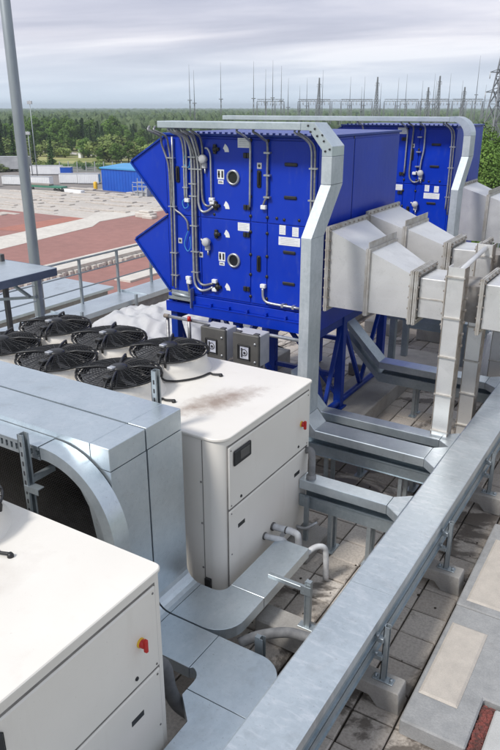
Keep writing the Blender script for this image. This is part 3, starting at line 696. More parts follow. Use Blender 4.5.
def make_ahu(label, dy, depth, detail):
    XL, XR, Y0, Z0, Z1 = -5.75, -3.60, 7.26 + dy, 1.855, 3.875
    Y1 = Y0 + depth
    a = thing('air_handling_unit', label, 'air handling unit', (-4.7, Y0 + depth / 2, 0))
    obj('cabinet', MB().box(XL, XR, Y0, Y1, Z0, Z1, .006), 'blue', a)
    # roof sheet with upstand flange
    rf = MB().box(XL - .02, XR + .025, Y0 - .025, Y1 + .02, Z1 + .002, Z1 + .03, .003)
    for k in range(26):
        x = XL + .1 + k * .082; rf.box(x, x + .02, Y0 - .01, Y0 + .02, Z1 + .03, Z1 + .05)
    obj('roof_sheet', rf, 'blue_frame', a)
    # doors / panels on the front face, slightly proud with thin dark joints
    zm = 2.90
    for (xa, xb, nm) in ((XL + .04, -5.22, 'inlet_panel'), (-5.21, -4.47, 'inspection_door'), (-4.46, -4.235, 'filler_panel'), (-4.225, -3.63, 'fan_door')):
        for (za, zb) in ((Z0 + .03, zm - .005), (zm + .005, Z1 - .03)):
            obj(nm, MB().box(xa, xb, Y0 - .014, Y0 + .004, za, zb, .004), 'blue', a)
    # side skin on the right: two module panels
    seam = Y0 + 1.0
    for (ya, yb) in ((Y0 + .03, seam - .012), (seam + .012, Y1 - .03)):
        if yb > ya + .1: obj('side_panel', MB().box(XR - .004, XR + .012, ya, yb, Z0 + .03, Z1 - .03, .004), 'blue_frame' if False else 'blue', a)
    obj('module_joint', MB().box(XR - .002, XR + .004, seam - .012, seam + .012, Z0, Z1), 'ink', a)
    # base frame: two stacked channels
    bf = MB().box(XL - .03, XR + .02, Y0 - .02, Y0 + .06, 1.745, 1.85, .004).box(XL - .05, XR + .02, Y0 - .06, Y0 + .06, 1.60, 1.738, .004)
    bf.box(XL - .03, XL + .06, Y0, Y1, 1.60, 1.85).box(XR - .06, XR + .02, Y0, Y1, 1.60, 1.85).box(XL, XR, Y1 - .08, Y1, 1.60, 1.85)
    bf.box(XL - .035, XR + .02, Y0 - .07, Y0 - .02, 1.735, 1.745)
    for k in range(8): bf.box(XL + .12 + k * .28, XL + .14 + k * .28, Y0 - .06, Y0 + .0, 1.75, 1.79)
    obj('base_frame', bf, 'blue', a)
    # lattice legs
    ys = [Y0 + .05, Y0 + 1.0, Y1 - .06] if depth > 2 else [Y0 + .05, Y0 + 1.0, Y1 - .06]
    for x in (XL + .04, XR - .04):
        for y in ys:
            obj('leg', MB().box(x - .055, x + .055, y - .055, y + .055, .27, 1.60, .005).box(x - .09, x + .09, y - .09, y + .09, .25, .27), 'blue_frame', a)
        b = MB()
        for ya, yb in zip(ys[:-1], ys[1:]):
            ym = (ya + yb) / 2
            b.bar((x, ya, 1.55), (x, ym, .36), .05, .05).bar((x, yb, 1.55), (x, ym, .36), .05, .05)
        b.tube([(x, ys[0], .33), (x, ys[-1], .33)], .045, 10).bar((x, ys[0], 1.53), (x, ys[-1], 1.53), .07, .1)
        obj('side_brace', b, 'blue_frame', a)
    for y in ys:
        b = MB().bar((XL, y, .36), (-4.70, y, 1.55), .05, .05).bar((-4.70, y, 1.55), (XR, y, .36), .05, .05).bar((XL, y, .72), (XR, y, .72), .06, .06)
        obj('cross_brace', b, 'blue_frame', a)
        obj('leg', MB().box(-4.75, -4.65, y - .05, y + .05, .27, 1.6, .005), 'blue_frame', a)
    # intake hoods on the left side
    for (zt, ztip, zb) in ((3.875, 3.53, 2.90), (2.89, 2.52, 1.87)):
        h = obj('intake_hood', MB().prism([(XL - .002, zt), (XL - .56, ztip + .02), (XL - .575, ztip), (XL - .56, ztip - .02), (XL - .002, zb)], 'y', Y0, Y1), 'blue', a)
        obj('hood_flange', MB().bar((XL - .57, Y0 - .012, ztip), (XL, Y0 - .012, zb + .01), .022, .03, (0, 1, 0)).bar((XL - .56, Y0 - .012, ztip + .015), (XL, Y0 - .012, zt - .01), .02, .02, (0, 1, 0)), 'blue_frame', h)
    # portholes
    for z in (3.41, 2.40):
        r_ = obj('porthole', MB().lathe([(.092, -.015), (.092, -.034), (.070, -.040), (.068, -.02)], (-4.71, Y0, z), 26, 'y'), 'silver', a)
        obj('glass', MB().lathe([(.07, -.022), (0, -.022)], (-4.71, Y0, z), 24, 'y'), 'glass', r_)
        d = obj('decal', MB().box(-4.945, -4.845, Y0 - .0165, Y0 - .012, z - .03, z + .085), 'white_label', a)
        obj('decal_mark', MB().lathe([(.016, -.0185), (0, -.0185)], (-4.92, Y0, z + .03), 14, 'y').box(-4.932, -4.908, Y0 - .0185, Y0 - .016, z - .01, z + .07, .004).box(-4.882, -4.858, Y0 - .0185, Y0 - .016, z - .01, z + .07, .004), 'ink', d)
        d2 = obj('decal', MB().box(-4.935, -4.855, Y0 - .0165, Y0 - .012, z - .085, z - .04), 'white_label', a)
        obj('decal_mark', MB().box(-4.925, -4.865, Y0 - .0185, Y0 - .016, z - .072, z - .066).box(-4.925, -4.875, Y0 - .0185, Y0 - .016, z - .06, z - .054), 'ink', d2)
    # stickers
    for (x, z, w, h) in ((-4.56, 3.81, .17, .11), (-4.565, 2.83, .17, .10), (-4.02, 2.84, .085, .11), (-3.845, 2.83, .085, .11), (-3.925, 2.71, .29, .10)):
        lb = obj('sticker', MB().box(x - w / 2, x + w / 2, Y0 - .0170, Y0 - .012, z - h / 2, z + h / 2), 'white_label', a)
        ln = MB()
        for k in range(4): ln.box(x - w * .4, x + w * (.4 if k % 2 else .25), Y0 - .0185, Y0 - .0165, z + h * (.3 - k * .2), z + h * (.3 - k * .2) + .004)
        obj('sticker_text', ln, 'boxlight', lb)
    # hinges, quarter dials, latches
    for z in (3.73, 3.06, 2.71, 2.03):
        hg = MB().box(-4.99, -4.945, Y0 - .045, Y0 - .013, z - .055, z + .055, .006).box(-4.96, -4.905, Y0 - .05, Y0 - .013, z - .02, z + .02, .005).lathe([(0, -.06), (.03, -.06), (.03, -.013)], (-4.955, Y0, z), 12, 'y')
        obj('cam_lock', hg, 'black', a)
        dl = MB(); c0 = (-4.875, z - .03)
        dl.prism(arc(c0[0], c0[1], .105, 0, 62, 6) + arc(c0[0], c0[1], .045, 62, 0, 6), 'y', Y0 - .019, Y0 - .013)
        obj('position_scale', dl, 'white_label', a)
    for (x, z) in ((-4.505, 3.67), (-4.505, 3.07), (-4.51, 2.74), (-4.51, 2.06)):
        obj('hinge', MB().box(x - .055, x - .012, Y0 - .038, Y0 - .013, z - .03, z + .03, .005).box(x - .005, x + .035, Y0 - .038, Y0 - .013, z - .03, z + .03, .005), 'black', a)
    for (x, z) in ((-5.55, 3.41), (-4.345, 3.41), (-4.345, 2.40)):
        obj('door_handle', MB().box(x - .028, x + .028, Y0 - .032, Y0 - .013, z - .10, z + .10, .012).box(x - .012, x + .012, Y0 - .05, Y0 - .03, z - .07, z + .08, .005), 'black', a)
    for (x, z) in ((-3.92, 3.59), (-3.92, 3.22), (-3.92, 2.58), (-3.92, 2.20)):
        obj('door_handle', MB().box(x - .085, x + .085, Y0 - .032, Y0 - .013, z - .02, z + .02, .009), 'black', a)
    for x in (-4.465, -4.23):
        for z in (3.84, 3.5, 3.2, 2.97, 2.78, 2.5, 2.25, 1.97): obj('panel_knob', MB().lathe([(.022, -.012), (.018, -.028), (0, -.03)], (x, Y0, z), 10, 'y'), 'black', a)
    for (x, z) in ((-4.0, 2.96), (-4.1, 2.97), (-3.8, 2.97), (-3.65, 2.9), (-3.72, 1.95), (-3.95, 1.93), (-5.2, 1.95), (-5.0, 2.95)): obj('panel_knob', MB().lathe([(.02, -.012), (.016, -.024), (0, -.026)], (x, Y0, z), 10, 'y'), 'black', a)
    for (x, z) in ((-4.345, 3.56), (-5.55, 2.57), (-5.22, 2.42)):
        k = obj('round_tag', MB().box(x - .032, x + .032, Y0 - .018, Y0 - .013, z - .035, z + .035, .004), 'boxlight', a)
        obj('tag_mark', MB().lathe([(.018, -.0195), (0, -.0195)], (x, Y0, z), 12, 'y'), 'ink', k)
    # conduits looping out of the header and down the face
    yf = Y0 - .045
    def loop(x, x2=None, off=0):
        x2 = x if x2 is None else x2
        return [(x - .05, Y0 - .20, 3.985), (x - .045, Y0 - .24 - off, 3.945), (x - .01, Y0 - .20 - off, 3.915), (x2 + .01, Y0 - .10 - off, 3.86)]
    con = [
        (loop(-5.77, -5.75) + [(-5.76, yf, 3.75), (-5.68, yf, 3.55), (-5.66, yf, 3.3), (-5.66, yf, 2.6), (-5.68, yf, 1.95)], .014, 'conduit'),
        (loop(-5.68, -5.66) + [(-5.66, yf, 3.75), (-5.63, yf, 3.5), (-5.635, yf, 3.1), (-5.60, yf, 2.98), (-5.50, yf, 2.92), (-5.41, yf, 2.84), (-5.39, yf, 2.72)], .013, 'conduit'),
        ([(-5.60, yf, 3.86), (-5.605, yf, 3.0), (-5.62, yf, 2.2), (-5.63, yf, 1.93)], .013, 'silver'),
        (loop(-5.46, -5.44) + [(-5.43, yf, 3.7), (-5.43, yf, 3.4), (-5.43, yf, 3.12)], .013, 'silver'),
        (loop(-5.41, -5.39) + [(-5.39, yf, 3.7), (-5.395, yf, 3.4), (-5.40, yf, 3.10)], .013, 'silver'),
        (loop(-5.36, -5.36) + [(-5.32, yf, 3.7), (-5.31, yf, 3.4), (-5.315, yf, 2.9), (-5.32, yf, 2.2), (-5.30, yf, 2.02), (-5.22, yf, 1.955), (-5.12, yf, 1.97), (-5.02, yf, 2.02)], .017, 'silver'),
        (loop(-5.31, -5.32, .02) + [(-5.27, yf, 3.65), (-5.265, yf, 3.3), (-5.27, yf, 2.6), (-5.27, yf, 2.2), (-5.25, yf, 2.08), (-5.17, yf, 2.03), (-5.02, yf, 2.07)], .016, 'conduit'),
        (loop(-5.26, -5.27) + [(-5.22, yf, 3.6), (-5.21, yf, 3.3), (-5.215, yf, 3.08), (-5.17, yf, 2.98), (-5.08, yf, 2.99), (-4.99, yf, 3.05)], .016, 'silver'),
        (loop(-5.20, -5.21, .02) + [(-5.17, yf, 3.55), (-5.16, yf, 3.22), (-5.14, yf, 3.09), (-5.07, yf, 3.05), (-4.99, yf, 3.09)], .014, 'conduit'),
        (loop(-5.12, -5.14) + [(-5.145, yf, 3.76), (-5.14, yf, 3.66)], .013, 'conduit'),
        ([(-5.10, yf, 3.74), (-5.06, yf, 3.73), (-5.025, yf, 3.66), (-5.02, yf, 3.5), (-5.02, yf, 3.12)], .012, 'silver'),
        (loop(-4.47, -4.47) + [(-4.455, yf, 3.8), (-4.455, yf, 3.55), (-4.46, yf, 3.08)], .013, 'silver'),
        (loop(-4.25, -4.25) + [(-4.22, yf, 3.8), (-4.22, yf, 3.5), (-4.22, yf, 3.24), (-4.25, yf, 3.17), (-4.27, yf, 3.12)], .014, 'conduit'),
        ([(-4.27, yf, 2.10), (-4.265, yf, 2.0), (-4.23, yf, 1.945), (-4.13, yf, 1.925), (-3.75, yf, 1.92)], .017, 'silver'),
        (loop(-3.72, -3.70) + [(-3.66, yf, 3.78), (-3.645, yf, 3.6), (-3.64, yf, 3.0), (-3.645, yf, 2.5)], .012, 'silver'),
        (loop(-3.66, -3.65, .02) + [(-3.62, yf, 3.78), (-3.605, yf, 3.6), (-3.60, yf, 3.0), (-3.60, yf, 2.4)], .012, 'conduit'),
    ]
    if not detail:
        con = con[11:12] + con[13:] + [
            (loop(-4.33, -4.34) + [(-4.35, yf, 3.7), (-4.36, yf, 3.3), (-4.36, yf, 3.05), (-4.30, yf, 2.95), (-4.22, yf, 2.94), (-4.15, yf, 2.99), (-4.14, yf, 3.08)], .014, 'conduit'),
            (loop(-4.13, -4.13) + [(-4.13, yf, 3.7), (-4.13, yf, 3.5), (-4.16, yf, 3.3), (-4.17, yf, 3.15)], .014, 'silver'),
            (loop(-5.3, -5.3) + [(-5.28, yf, 3.5), (-5.28, yf, 2.1)], .015, 'silver')]
    for pts, r_, mt in con:
        obj('conduit', MB().tube(spline(pts, 5), r_, 8), mt, a)
    cl = MB()
    if detail:
        for z in (3.62, 3.30, 3.15, 2.78, 2.45, 2.18): cl.box(-5.35, -5.24, yf - .022, Y0 - .013, z, z + .015).box(-5.35, -5.15, yf - .016, Y0 - .013, z + .33, z + .343) if z > 3.1 and z < 3.3 else cl.box(-5.35, -5.24, yf - .022, Y0 - .013, z, z + .015)
        for z in (3.6, 3.0, 2.4, 2.1): cl.box(-5.69, -5.58, yf - .02, Y0 - .013, z, z + .014)
        for z in (3.5, 3.25): cl.box(-5.45, -5.37, yf - .018, Y0 - .013, z, z + .014)
    for z in (3.7, 3.45, 3.2): cl.box(-4.26, -4.18, yf - .02, Y0 - .013, z, z + .02)
    for z in (3.55, 3.2, 2.7): cl.box(-3.67, -3.58, yf - .018, Y0 - .013, z, z + .018)
    for x in (-4.0, -3.85): cl.box(x, x + .03, yf - .02, Y0 - .013, 1.90, 1.945)
    obj('pipe_clip', cl, 'silver', a)
    # pressure switches and junction boxes
    gl = ((-5.12, 3.61), (-5.10, 2.60)) if detail else ((-4.15, 3.10), (-4.2, 2.55))
    for (x, z) in gl:
        p = obj('pressure_switch', MB().lathe([(0, -.10), (.045, -.10), (.055, -.085), (.055, -.05), (.035, -.04), (.035, -.013)], (x, Y0, z), 16, 'y').box(x - .03, x + .03, Y0 - .06, Y0 - .013, z - .11, z - .04, .006), 'boxlight', a)
        obj('nipple', MB().cyl((x + .01, Y0 - .04, z - .11), (x + .01, Y0 - .04, z - .17), .012, 8).cyl((x - .05, Y0 - .05, z), (x - .09, Y0 - .05, z + .03), .014, 8), 'silver', p)
    for (x, z) in ((-4.27, 3.09), (-4.27, 2.13), (-5.01, 3.1), (-5.02, 3.13), (-5.0, 1.99), (-5.0, 2.1), (-5.42, 2.09), (-5.41, 2.04), (-5.40, 3.10)):
        if detail or x > -4.5: obj('cable_gland', MB().box(x - .035, x + .035, Y0 - .06, Y0 - .013, z - .025, z + .025, .006), 'white_label', a)
    if detail:
        # coils of thin measuring hose
        ho = MB().tube(spline([(-5.43, yf, 3.12), (-5.47, yf, 3.07), (-5.44, yf, 3.0), (-5.38, yf, 3.03), (-5.40, yf, 3.11)], 5), .006, 6)
        ho.tube(spline([(-5.39, yf, 2.72), (-5.43, yf, 2.64), (-5.46, yf, 2.53), (-5.41, yf, 2.45), (-5.36, yf, 2.52), (-5.37, yf, 2.64)], 5), .006, 6)
        ho.tube(spline([(-5.40, yf, 3.66), (-5.43, yf, 3.55), (-5.36, yf, 3.5), (-5.33, yf, 3.58)], 5), .006, 6)
        obj('measuring_hose', ho, 'roofcyan', a)
        tr = MB().box(-5.72, -5.36, Y0 - .10, Y0 - .02, 1.78, 1.79).box(-5.72, -5.36, Y0 - .10, Y0 - .095, 1.78, 1.83).box(-5.36, -5.35, Y0 - .10, Y0 - .02, 1.70, 1.96)
        tr.box(-5.72, -5.36, Y0 - .025, Y0 - .02, 1.78, 1.9).tube([(-5.68, Y0 - .05, 1.86), (-5.38, Y0 - .05, 1.83)], .03, 8)
        obj('cable_shelf', tr, 'strut', a)
        obj('conduit', MB().tube(spline([(-5.44, yf, 2.06), (-5.42, yf, 1.98), (-5.40, yf, 1.84)], 5), .012, 8), 'conduit', a)
    return a
make_ahu('nearer bright blue air handling unit hung with many cable conduits', 0, 2.57, True)
make_ahu('farther bright blue air handling unit behind the steel ducts', 5.34, 1.80, False)
for dy in (0, 5.34):
    w = 'nearer' if dy == 0 else 'farther'
    beam(-3.95, -3.22, 7.9 + dy, 10.1 + dy, .25, 'wide concrete plinth under the right legs of the %s blue unit' % w)
    beam(-6.0, -5.4, 7.1 + dy, 10.1 + dy, .25, 'concrete plinth under the left legs of the %s blue unit' % w)
    beam(-3.95, -3.30, 7.17 + dy, 7.6 + dy, .25, 'small concrete plinth under the front right leg of the %s blue unit' % w)
    beam(-5.0, -4.4, 7.1 + dy, 10.1 + dy, .25, 'concrete plinth under the middle legs of the %s blue unit' % w)

# pipe rail below the unit with two control boxes hung on it
pr_ = thing('pipe_rail', 'thin zinc pipe rail with red end below the nearer blue unit', 'pipe', (-4.6, 6.98, 0))
obj('pipe', MB().cyl((-5.62, 6.98, 1.60), (-3.40, 6.98, 1.60), .022, 10), 'silver', pr_)
obj('end_cap', MB().cyl((-5.66, 6.98, 1.60), (-5.58, 6.98, 1.60), .028, 10), 'rust', pr_)
for a_ in (((-5.22, 6.94, 1.60), (-5.22, 6.94, 1.24)), ((-4.12, 6.98, 1.60), (-4.12, 6.98, 0)), ((-5.64, 7.02, 1.6), (-5.64, 7.02, 0))):
    obj('drop_pipe', MB().cyl(*a_, .025, 10), 'conduit', pr_)
obj('valve_cap', MB().lathe([(0, 1.225), (.06, 1.23), (.07, 1.27), (.05, 1.31), (0, 1.32)], (-5.23, 6.93, 0), 14), 'yellow', pr_)
obj('red_cap', MB().cyl((-5.22, 6.94, 1.60), (-5.22, 6.94, 1.66), .025, 10), 'red', pr_)
for i, (xa, lb) in enumerate(((-4.87, 'left'), (-4.39, 'right'))):
    yb = 6.70
    c = thing('control_box', 'dark grey control box with small window and dial, %s one of the pair' % lb, 'control box', (xa + .19, yb + .14, 1.1), 'control boxes below the nearer blue unit')
    obj('front_cover', MB().box(xa, xa + .37, yb, yb + .05, 1.25, 1.655, .010), 'boxgrey', c)
    obj('housing', MB().box(xa + .005, xa + .368, yb + .052, yb + .27, 1.255, 1.65, .008), 'boxlight', c)
    obj('hinge', MB().box(xa + .03, xa + .09, yb + .03, yb + .09, 1.652, 1.665).box(xa + .28, xa + .34, yb + .03, yb + .09, 1.652, 1.665), 'boxgrey', c)
    w = obj('window', MB().box(xa + .075, xa + .255, yb - .008, yb + .002, 1.32, 1.52, .01), 'black', c)
    obj('window_pane', MB().box(xa + .115, xa + .235, yb - .0105, yb - .007, 1.345, 1.495), 'dial', w)
    obj('dial_mark', MB().lathe([(.045, -.013), (.035, -.013)], (xa + .175, yb, 1.425), 18, 'y').lathe([(.018, -.0135), (0, -.0135)], (xa + .18, yb, 1.42), 12, 'y').box(xa + .13, xa + .15, yb - .0135, yb - .01, 1.36, 1.48), 'ink', w)
    obj('lock', MB().lathe([(.016, .0), (.014, -.01), (0, -.01)], (xa + .32, yb, 1.55), 10, 'y').lathe([(.016, .0), (.014, -.01), (0, -.01)], (xa + .32, yb, 1.32), 10, 'y'), 'silver', c)
    obj('cable', MB().tube(spline([(xa + .12, yb + .16, 1.26), (xa + .14, yb + .12, 1.02), (xa + .26, yb + .1, .9), (xa + .3, yb + .15, .5)], 5), .014, 6).tube(spline([(xa + .2, yb + .2, 1.26), (xa + .2, yb + .2, .2)], 2), .012, 6), 'black', c)
    obj('hanger', MB().box(xa + .05, xa + .09, yb + .271, yb + .285, 1.3, 1.63).box(xa + .28, xa + .32, yb + .271, yb + .285, 1.3, 1.63), 'strut', c)
one('floor_rail', MB().box(-4.7, -2.9, 6.02, 6.08, 1.02, 1.07), 'strut', 'steel rail behind the lid of the sooty chiller', 'steel rail', (-3.8, 6.05, 1.0)) if False else None

# ================================================================== stainless ducts
def flange(x, y0, y1, z0, z1, w=.045, t_=.022, bolts=True):
    b = MB()
    for (a0, a1, c0, c1) in ((y0 - w, y1 + w, z1, z1 + w), (y0 - w, y1 + w, z0 - w, z0), (y0 - w, y0, z0, z1), (y1, y1 + w, z0, z1)):
        b.box(x - t_, x + t_, a0, a1, c0, c1)
    b.box(x - .003, x + .003, y0 - w - .006, y1 + w + .006, z0 - w - .006, z1 + w + .006)
    bo = MB()
    n = max(2, int((y1 - y0) / .13))
    for k in range(n + 1):
        y = y0 + (y1 - y0) * k / n
        bo.cyl((x - t_ - .016, y, z1 + w * .5), (x + t_ + .016, y, z1 + w * .5), .012, 6)
    n = max(2, int((z1 - z0) / .11))
    for k in range(n + 1):
        z = z0 + (z1 - z0) * k / n
        bo.cyl((x - t_ - .016, y0 - w * .5, z), (x + t_ + .016, y0 - w * .5, z), .012, 6)
    return b, bo
def make_duct(label, y0, y1, x_end, far, zt=(2.86, 2.665, 2.465)):
    d = thing('air_duct', label, 'air duct', (-2.6, (y0 + y1) / 2, 0))
    yb = [y1, y1 - .24, y1 - .46]          # back edge at root, mid, end
    z0 = 1.955; xs = [-3.47, -2.96, -2.42]
    for i in range(2):
        xa, xb = xs[i] + .024, xs[i + 1] - .024
        f0, f1 = .05, .95
        ya = yb[i]; yc = yb[i + 1]
        obj('reducer', MB().hexa([(xa, y0, z0), (xb, y0, z0), (xb, yc, z0), (xa, ya, z0), (xa, y0, zt[i]), (xb, y0, zt[i + 1]), (xb, yc, zt[i + 1]), (xa, ya, zt[i])]), 'stainless', d)
    for i in range(3):
        w = .05 if i != 1 else .085
        b, bo = flange(xs[i], y0, yb[i], z0, zt[i], w if i != 1 else .035, .026 if i == 1 else .02)
        if i == 1:
            b.box(xs[i] - .004, xs[i] + .004, y0 - .02, yb[i] + .04, zt[i], zt[i] + .11)
        f = obj('flange', b, 'flange', d)
        if i != 1: obj('bolt', bo, 'rust', f)
        else: bo.bm.free()
    ye = yb[2]
    b, bo = flange(-2.37, y0, ye, z0, zt[2], .05, .02); f = obj('flange', b, 'flange', d); obj('bolt', bo, 'rust', f)
    obj('box_section', MB().box(-2.348, -2.05, y0 + .02, ye - .02, z0 + .03, zt[2] - .03, .006), 'stainless', d)
    obj('box_rib', MB().box(-2.345, -2.055, y0 + .012, y0 + .02, 2.2, 2.215), 'flange', d)
    b, bo = flange(-2.028, y0, ye, z0, zt[2], .05, .02); f = obj('flange', b, 'flange', d); obj('bolt', bo, 'rust', f)
    # flexible connector, then the straight duct
    obj('connector', MB().box(-2.0, -1.68, y0 + .05, ye - .05, z0 + .05, zt[2] - .06), 'connector', d)
    b, bo = flange(-1.655, y0, ye, z0, zt[2], .05, .02); f = obj('flange', b, 'flange', d); obj('bolt', bo, 'rust', f)
    x = -1.632; n = 0
    while x < x_end:
        x2 = min(x + 1.1, x_end)
        obj('straight_section', MB().box(x, x2 - .045, y0 + .005, ye - .005, z0 + .01, zt[2] - .01, .006), 'stainless', d)
        b, bo = flange(x2 - .02, y0, ye, z0, zt[2], .05, .02); f = obj('flange', b, 'flange', d); obj('bolt', bo, 'rust', f)
        x = x2 + .003
    return d
make_duct('nearest stainless air duct tapering from the nearer blue unit', 7.38, 8.43, 1.6, False)
make_duct('second stainless air duct from the nearer blue unit, behind the first', 8.55, 9.60, 1.6, False, (2.90, 2.76, 2.60))
make_duct('stainless air duct leaving the front of the farther blue unit', 12.74, 13.80, 1.6, True, (2.88, 2.74, 2.58))

def duct_post(x0, y, ztop, label):
    p = thing('duct_post', label, 'duct support', (x0 + .09, y, 0), 'steel posts carrying the ducts')
    w = .175
    obj('channel', MB().box(x0, x0 + w, y, y + .008, 0, ztop).box(x0, x0 + .008, y + .008, y + .16, 0, ztop).box(x0 + w - .008, x0 + w, y + .008, y + .16, 0, ztop), 'stainless', p)
    z = .35
    while z < ztop - .1:
        obj('stiffener', MB().box(x0 - .012, x0 + w + .012, y - .022, y - .002, z, z + .016), 'flange', p); z += .44
    e = MB().box(x0 - .006, x0 - .001, y - .012, y + .16, 0, ztop).box(x0 + w + .001, x0 + w + .006, y - .012, y + .16, 0, ztop)
    obj('edge_strip', e, 'rust', p)
    k = MB(); z = ztop - .2
    while z > 1.75:
        k.lathe([(.018, 0), (.018, .03), (0, .03)], (x0 + w + .006, y + .08, z), 8, 'x'); z -= .13
    obj('bolt', k, 'rust', p)
    obj('foot_plate', MB().box(x0 - .05, x0 + w + .05, y - .05, y + .2, 0, .012), 'flange', p)
    return p
duct_post(-1.965, 7.10, 2.66, 'tall pale steel post standing in front of the nearest air duct')
duct_post(-1.995, 8.36, 2.70, 'dull steel post between the two air ducts, second from the left')
duct_post(-1.98, 9.80, 2.70, 'dark steel post behind the second air duct at the right edge')
duct_post(-1.80, 12.60, 2.63, 'distant steel post in front of the farthest air duct')
one('spacer_pipe', MB().cyl((-1.87, 7.2, 2.60), (-1.90, 8.40, 2.66), .028, 10), 'stainless', 'white spacer pipe joining the tops of two duct posts', 'pipe', (-1.8, 7.8, 2.6))

# frames behind, under the ducts
fr = thing('pipe_stand', 'low steel bench of channels under the air ducts', 'steel stand', (-3.6, 11, 0))
obj('top_channel', MB().box(-4.0, -2.2, 10.55, 10.7, .95, 1.05, .004).box(-4.0, -2.2, 11.2, 11.35, .95, 1.05, .004).box(-2.95, -2.8, 10.5, 12.0, 1.055, 1.12, .004), 'galv_dull', fr)
for x, y in ((-3.75, 10.62), (-2.7, 10.62), (-3.75, 11.28), (-2.7, 11.28)):
    obj('leg', MB().box(x - .05, x + .05, y - .05, y + .05, 0, .95, .004), 'galv_dull', fr)
beam(-4.3, -2.2, 10.1, 10.45, .22, 'long concrete beam lying under the air ducts')
one('pale_slab', MB().box(-4.4, -1.85, 11.0, 11.7, 0, .09, .01), 'slab_pale', 'pale concrete slab behind the steel bench', 'concrete slab', (-3, 11.3, 0))

# ================================================================== plastic sheets
def sheet(name, label, cx, cy, rx, ry, h, seed, fold=None):
    rn = random.Random(seed); n = 84; b = bmesh.new(); V = []
    ph = [(rn.uniform(2, 9), rn.uniform(2, 9), rn.uniform(0, 6.28), rn.uniform(.2, 1)) for _ in range(14)]
    for i in range(n):
        row = []
        for j in range(n):
            u, v = i / (n - 1) * 2 - 1, j / (n - 1) * 2 - 1
            rr = max(abs(u), abs(v)); e = max(0, 1 - (u * u * .8 + v * v * .9) ** 1.3)
            z = h * e ** .6
            w = 0
            for q_, (a, c_, p_, am) in enumerate(ph):
                k_ = 1.0 + .28 * q_; th_ = p_ * 2.4
                lin = (math.cos(th_) * u + math.sin(th_) * v + .10 * math.sin(2.3 * u + 3.1 * v + p_)) * a * .42 * k_ + p_
                w += am * (abs(lin % 2 - 1) - .5) / k_
            z += w * .13 * h * (.35 + e)
            x = cx + u * rx * (1 + .06 * math.sin(5 * v + seed)); y = cy + v * ry * (1 + .08 * math.sin(4 * u + seed * 2))
            row.append(b.verts.new((x, y, max(.012, z))))
        V.append(row)
    for i in range(n - 1):
        for j in range(n - 1):
            f = b.faces.new((V[i][j], V[i + 1][j], V[i + 1][j + 1], V[i][j + 1])); f.smooth = True
    bmesh.ops.solidify(b, geom=b.faces[:], thickness=.006)
    m = MB(); m.merge(b)
    return one(name, m, 'tarp', label, 'plastic sheet', (cx, cy, 0))
sheet('plastic_sheet', 'crumpled white plastic sheet heaped beside the nearer blue unit', -7.35, 9.0, 1.4, 1.8, .9, 3)
sheet('plastic_sheet', 'white plastic sheet draped over parts behind the duct posts', -2.05, 11.0, .35, .9, 1.0, 8)

# ================================================================== small pipework by the sooty chiller
wp = thing('water_pipe', 'white insulated water pipes leaving the foot of the sooty chiller', 'pipe', (-2.6, 4.9, .4))
obj('insulated_pipe', MB().tube(spline([(-2.77, 4.87, .49), (-2.66, 4.88, .49), (-2.55, 4.90, .48), (-2.50, 4.91, .43), (-2.50, 4.91, .18)], 6), .033, 12), 'insul', wp)
obj('insulated_pipe', MB().tube(spline([(-2.77, 4.72, .47), (-2.70, 4.73, .465), (-2.63, 4.78, .44), (-2.60, 4.84, .38), (-2.58, 4.88, .15)], 6), .029, 12), 'insul', wp)
obj('insulated_pipe', MB().tube(spline([(-2.37, 4.79, .36), (-2.31, 4.88, .41), (-2.25, 4.95, .39), (-2.235, 4.97, .28), (-2.23, 4.98, .02)], 6), .028, 12), 'insul', wp)
bd = [((-2.775, 4.87, .49), .041, .035), ((-2.775, 4.72, .47), .037, .03), ((-2.62, 4.885, .488), .036, .012)]
for c_, r_, w_ in bd: obj('pipe_band', MB().lathe([(0, 0), (r_, 0), (r_, w_), (0, w_)], c_, 14, 'x'), 'boxgrey', wp)
one('flexible_hose', MB().tube(spline([(-2.80, 5.56, .98), (-2.70, 5.52, 1.02), (-2.66, 5.48, .92), (-2.66, 5.47, .74)], 7), .035, 12).lathe([(.05, .74), (.05, .78), (.036, .79)], (-2.66, 5.47, 0), 14), 'hose', 'grey flexible hose bending down onto the nearest cross tray', 'hose', (-2.7, 5.5, .75))
one('flexible_hose', MB().tube(spline([(-2.34, 3.62, .26), (-2.22, 3.74, .30), (-2.05, 3.86, .32), (-1.90, 3.92, .30), (-1.72, 3.95, .30)], 7), .042, 12), 'hose', 'grey flexible hose curving across under the long tray', 'hose', (-2.1, 3.8, .25))
one('flexible_hose', MB().tube(spline([(-2.40, 2.56, .80), (-2.385, 2.68, .80), (-2.38, 2.76, .70), (-2.37, 2.79, .50), (-2.33, 2.82, .36), (-2.24, 2.87, .26)], 7), .05, 14), 'dark_hose', 'thick dark hose dropping behind the nearest chiller', 'hose', (-2.3, 2.8, .3))
ts = thing('tray_bracket', 'steel strut bracket holding the duct run beside the pipes', 'strut support', (-1.99, 4.13, .2))
obj('post', MB().box(-2.01, -1.97, 4.11, 4.15, .21, .655).box(-2.02, -2.01, 4.105, 4.155, .21, .655), 'strut', ts)
obj('arm', MB().box(-2.36, -2.01, 4.10, 4.14, .56, .60, .003).box(-2.05, -1.96, 4.09, 4.10, .54, .62), 'strut', ts)
obj('foot_plate', MB().box(-2.07, -1.91, 4.09, 4.17, .2, .212, .003), 'strut', ts)
one('concrete_block', MB().box(-2.42, -1.86, 3.99, 4.22, 0, .2, .015), 'concrete', 'stained concrete foot under the strut bracket beside the pipes', 'concrete foot', (-2.1, 4.1, 0))
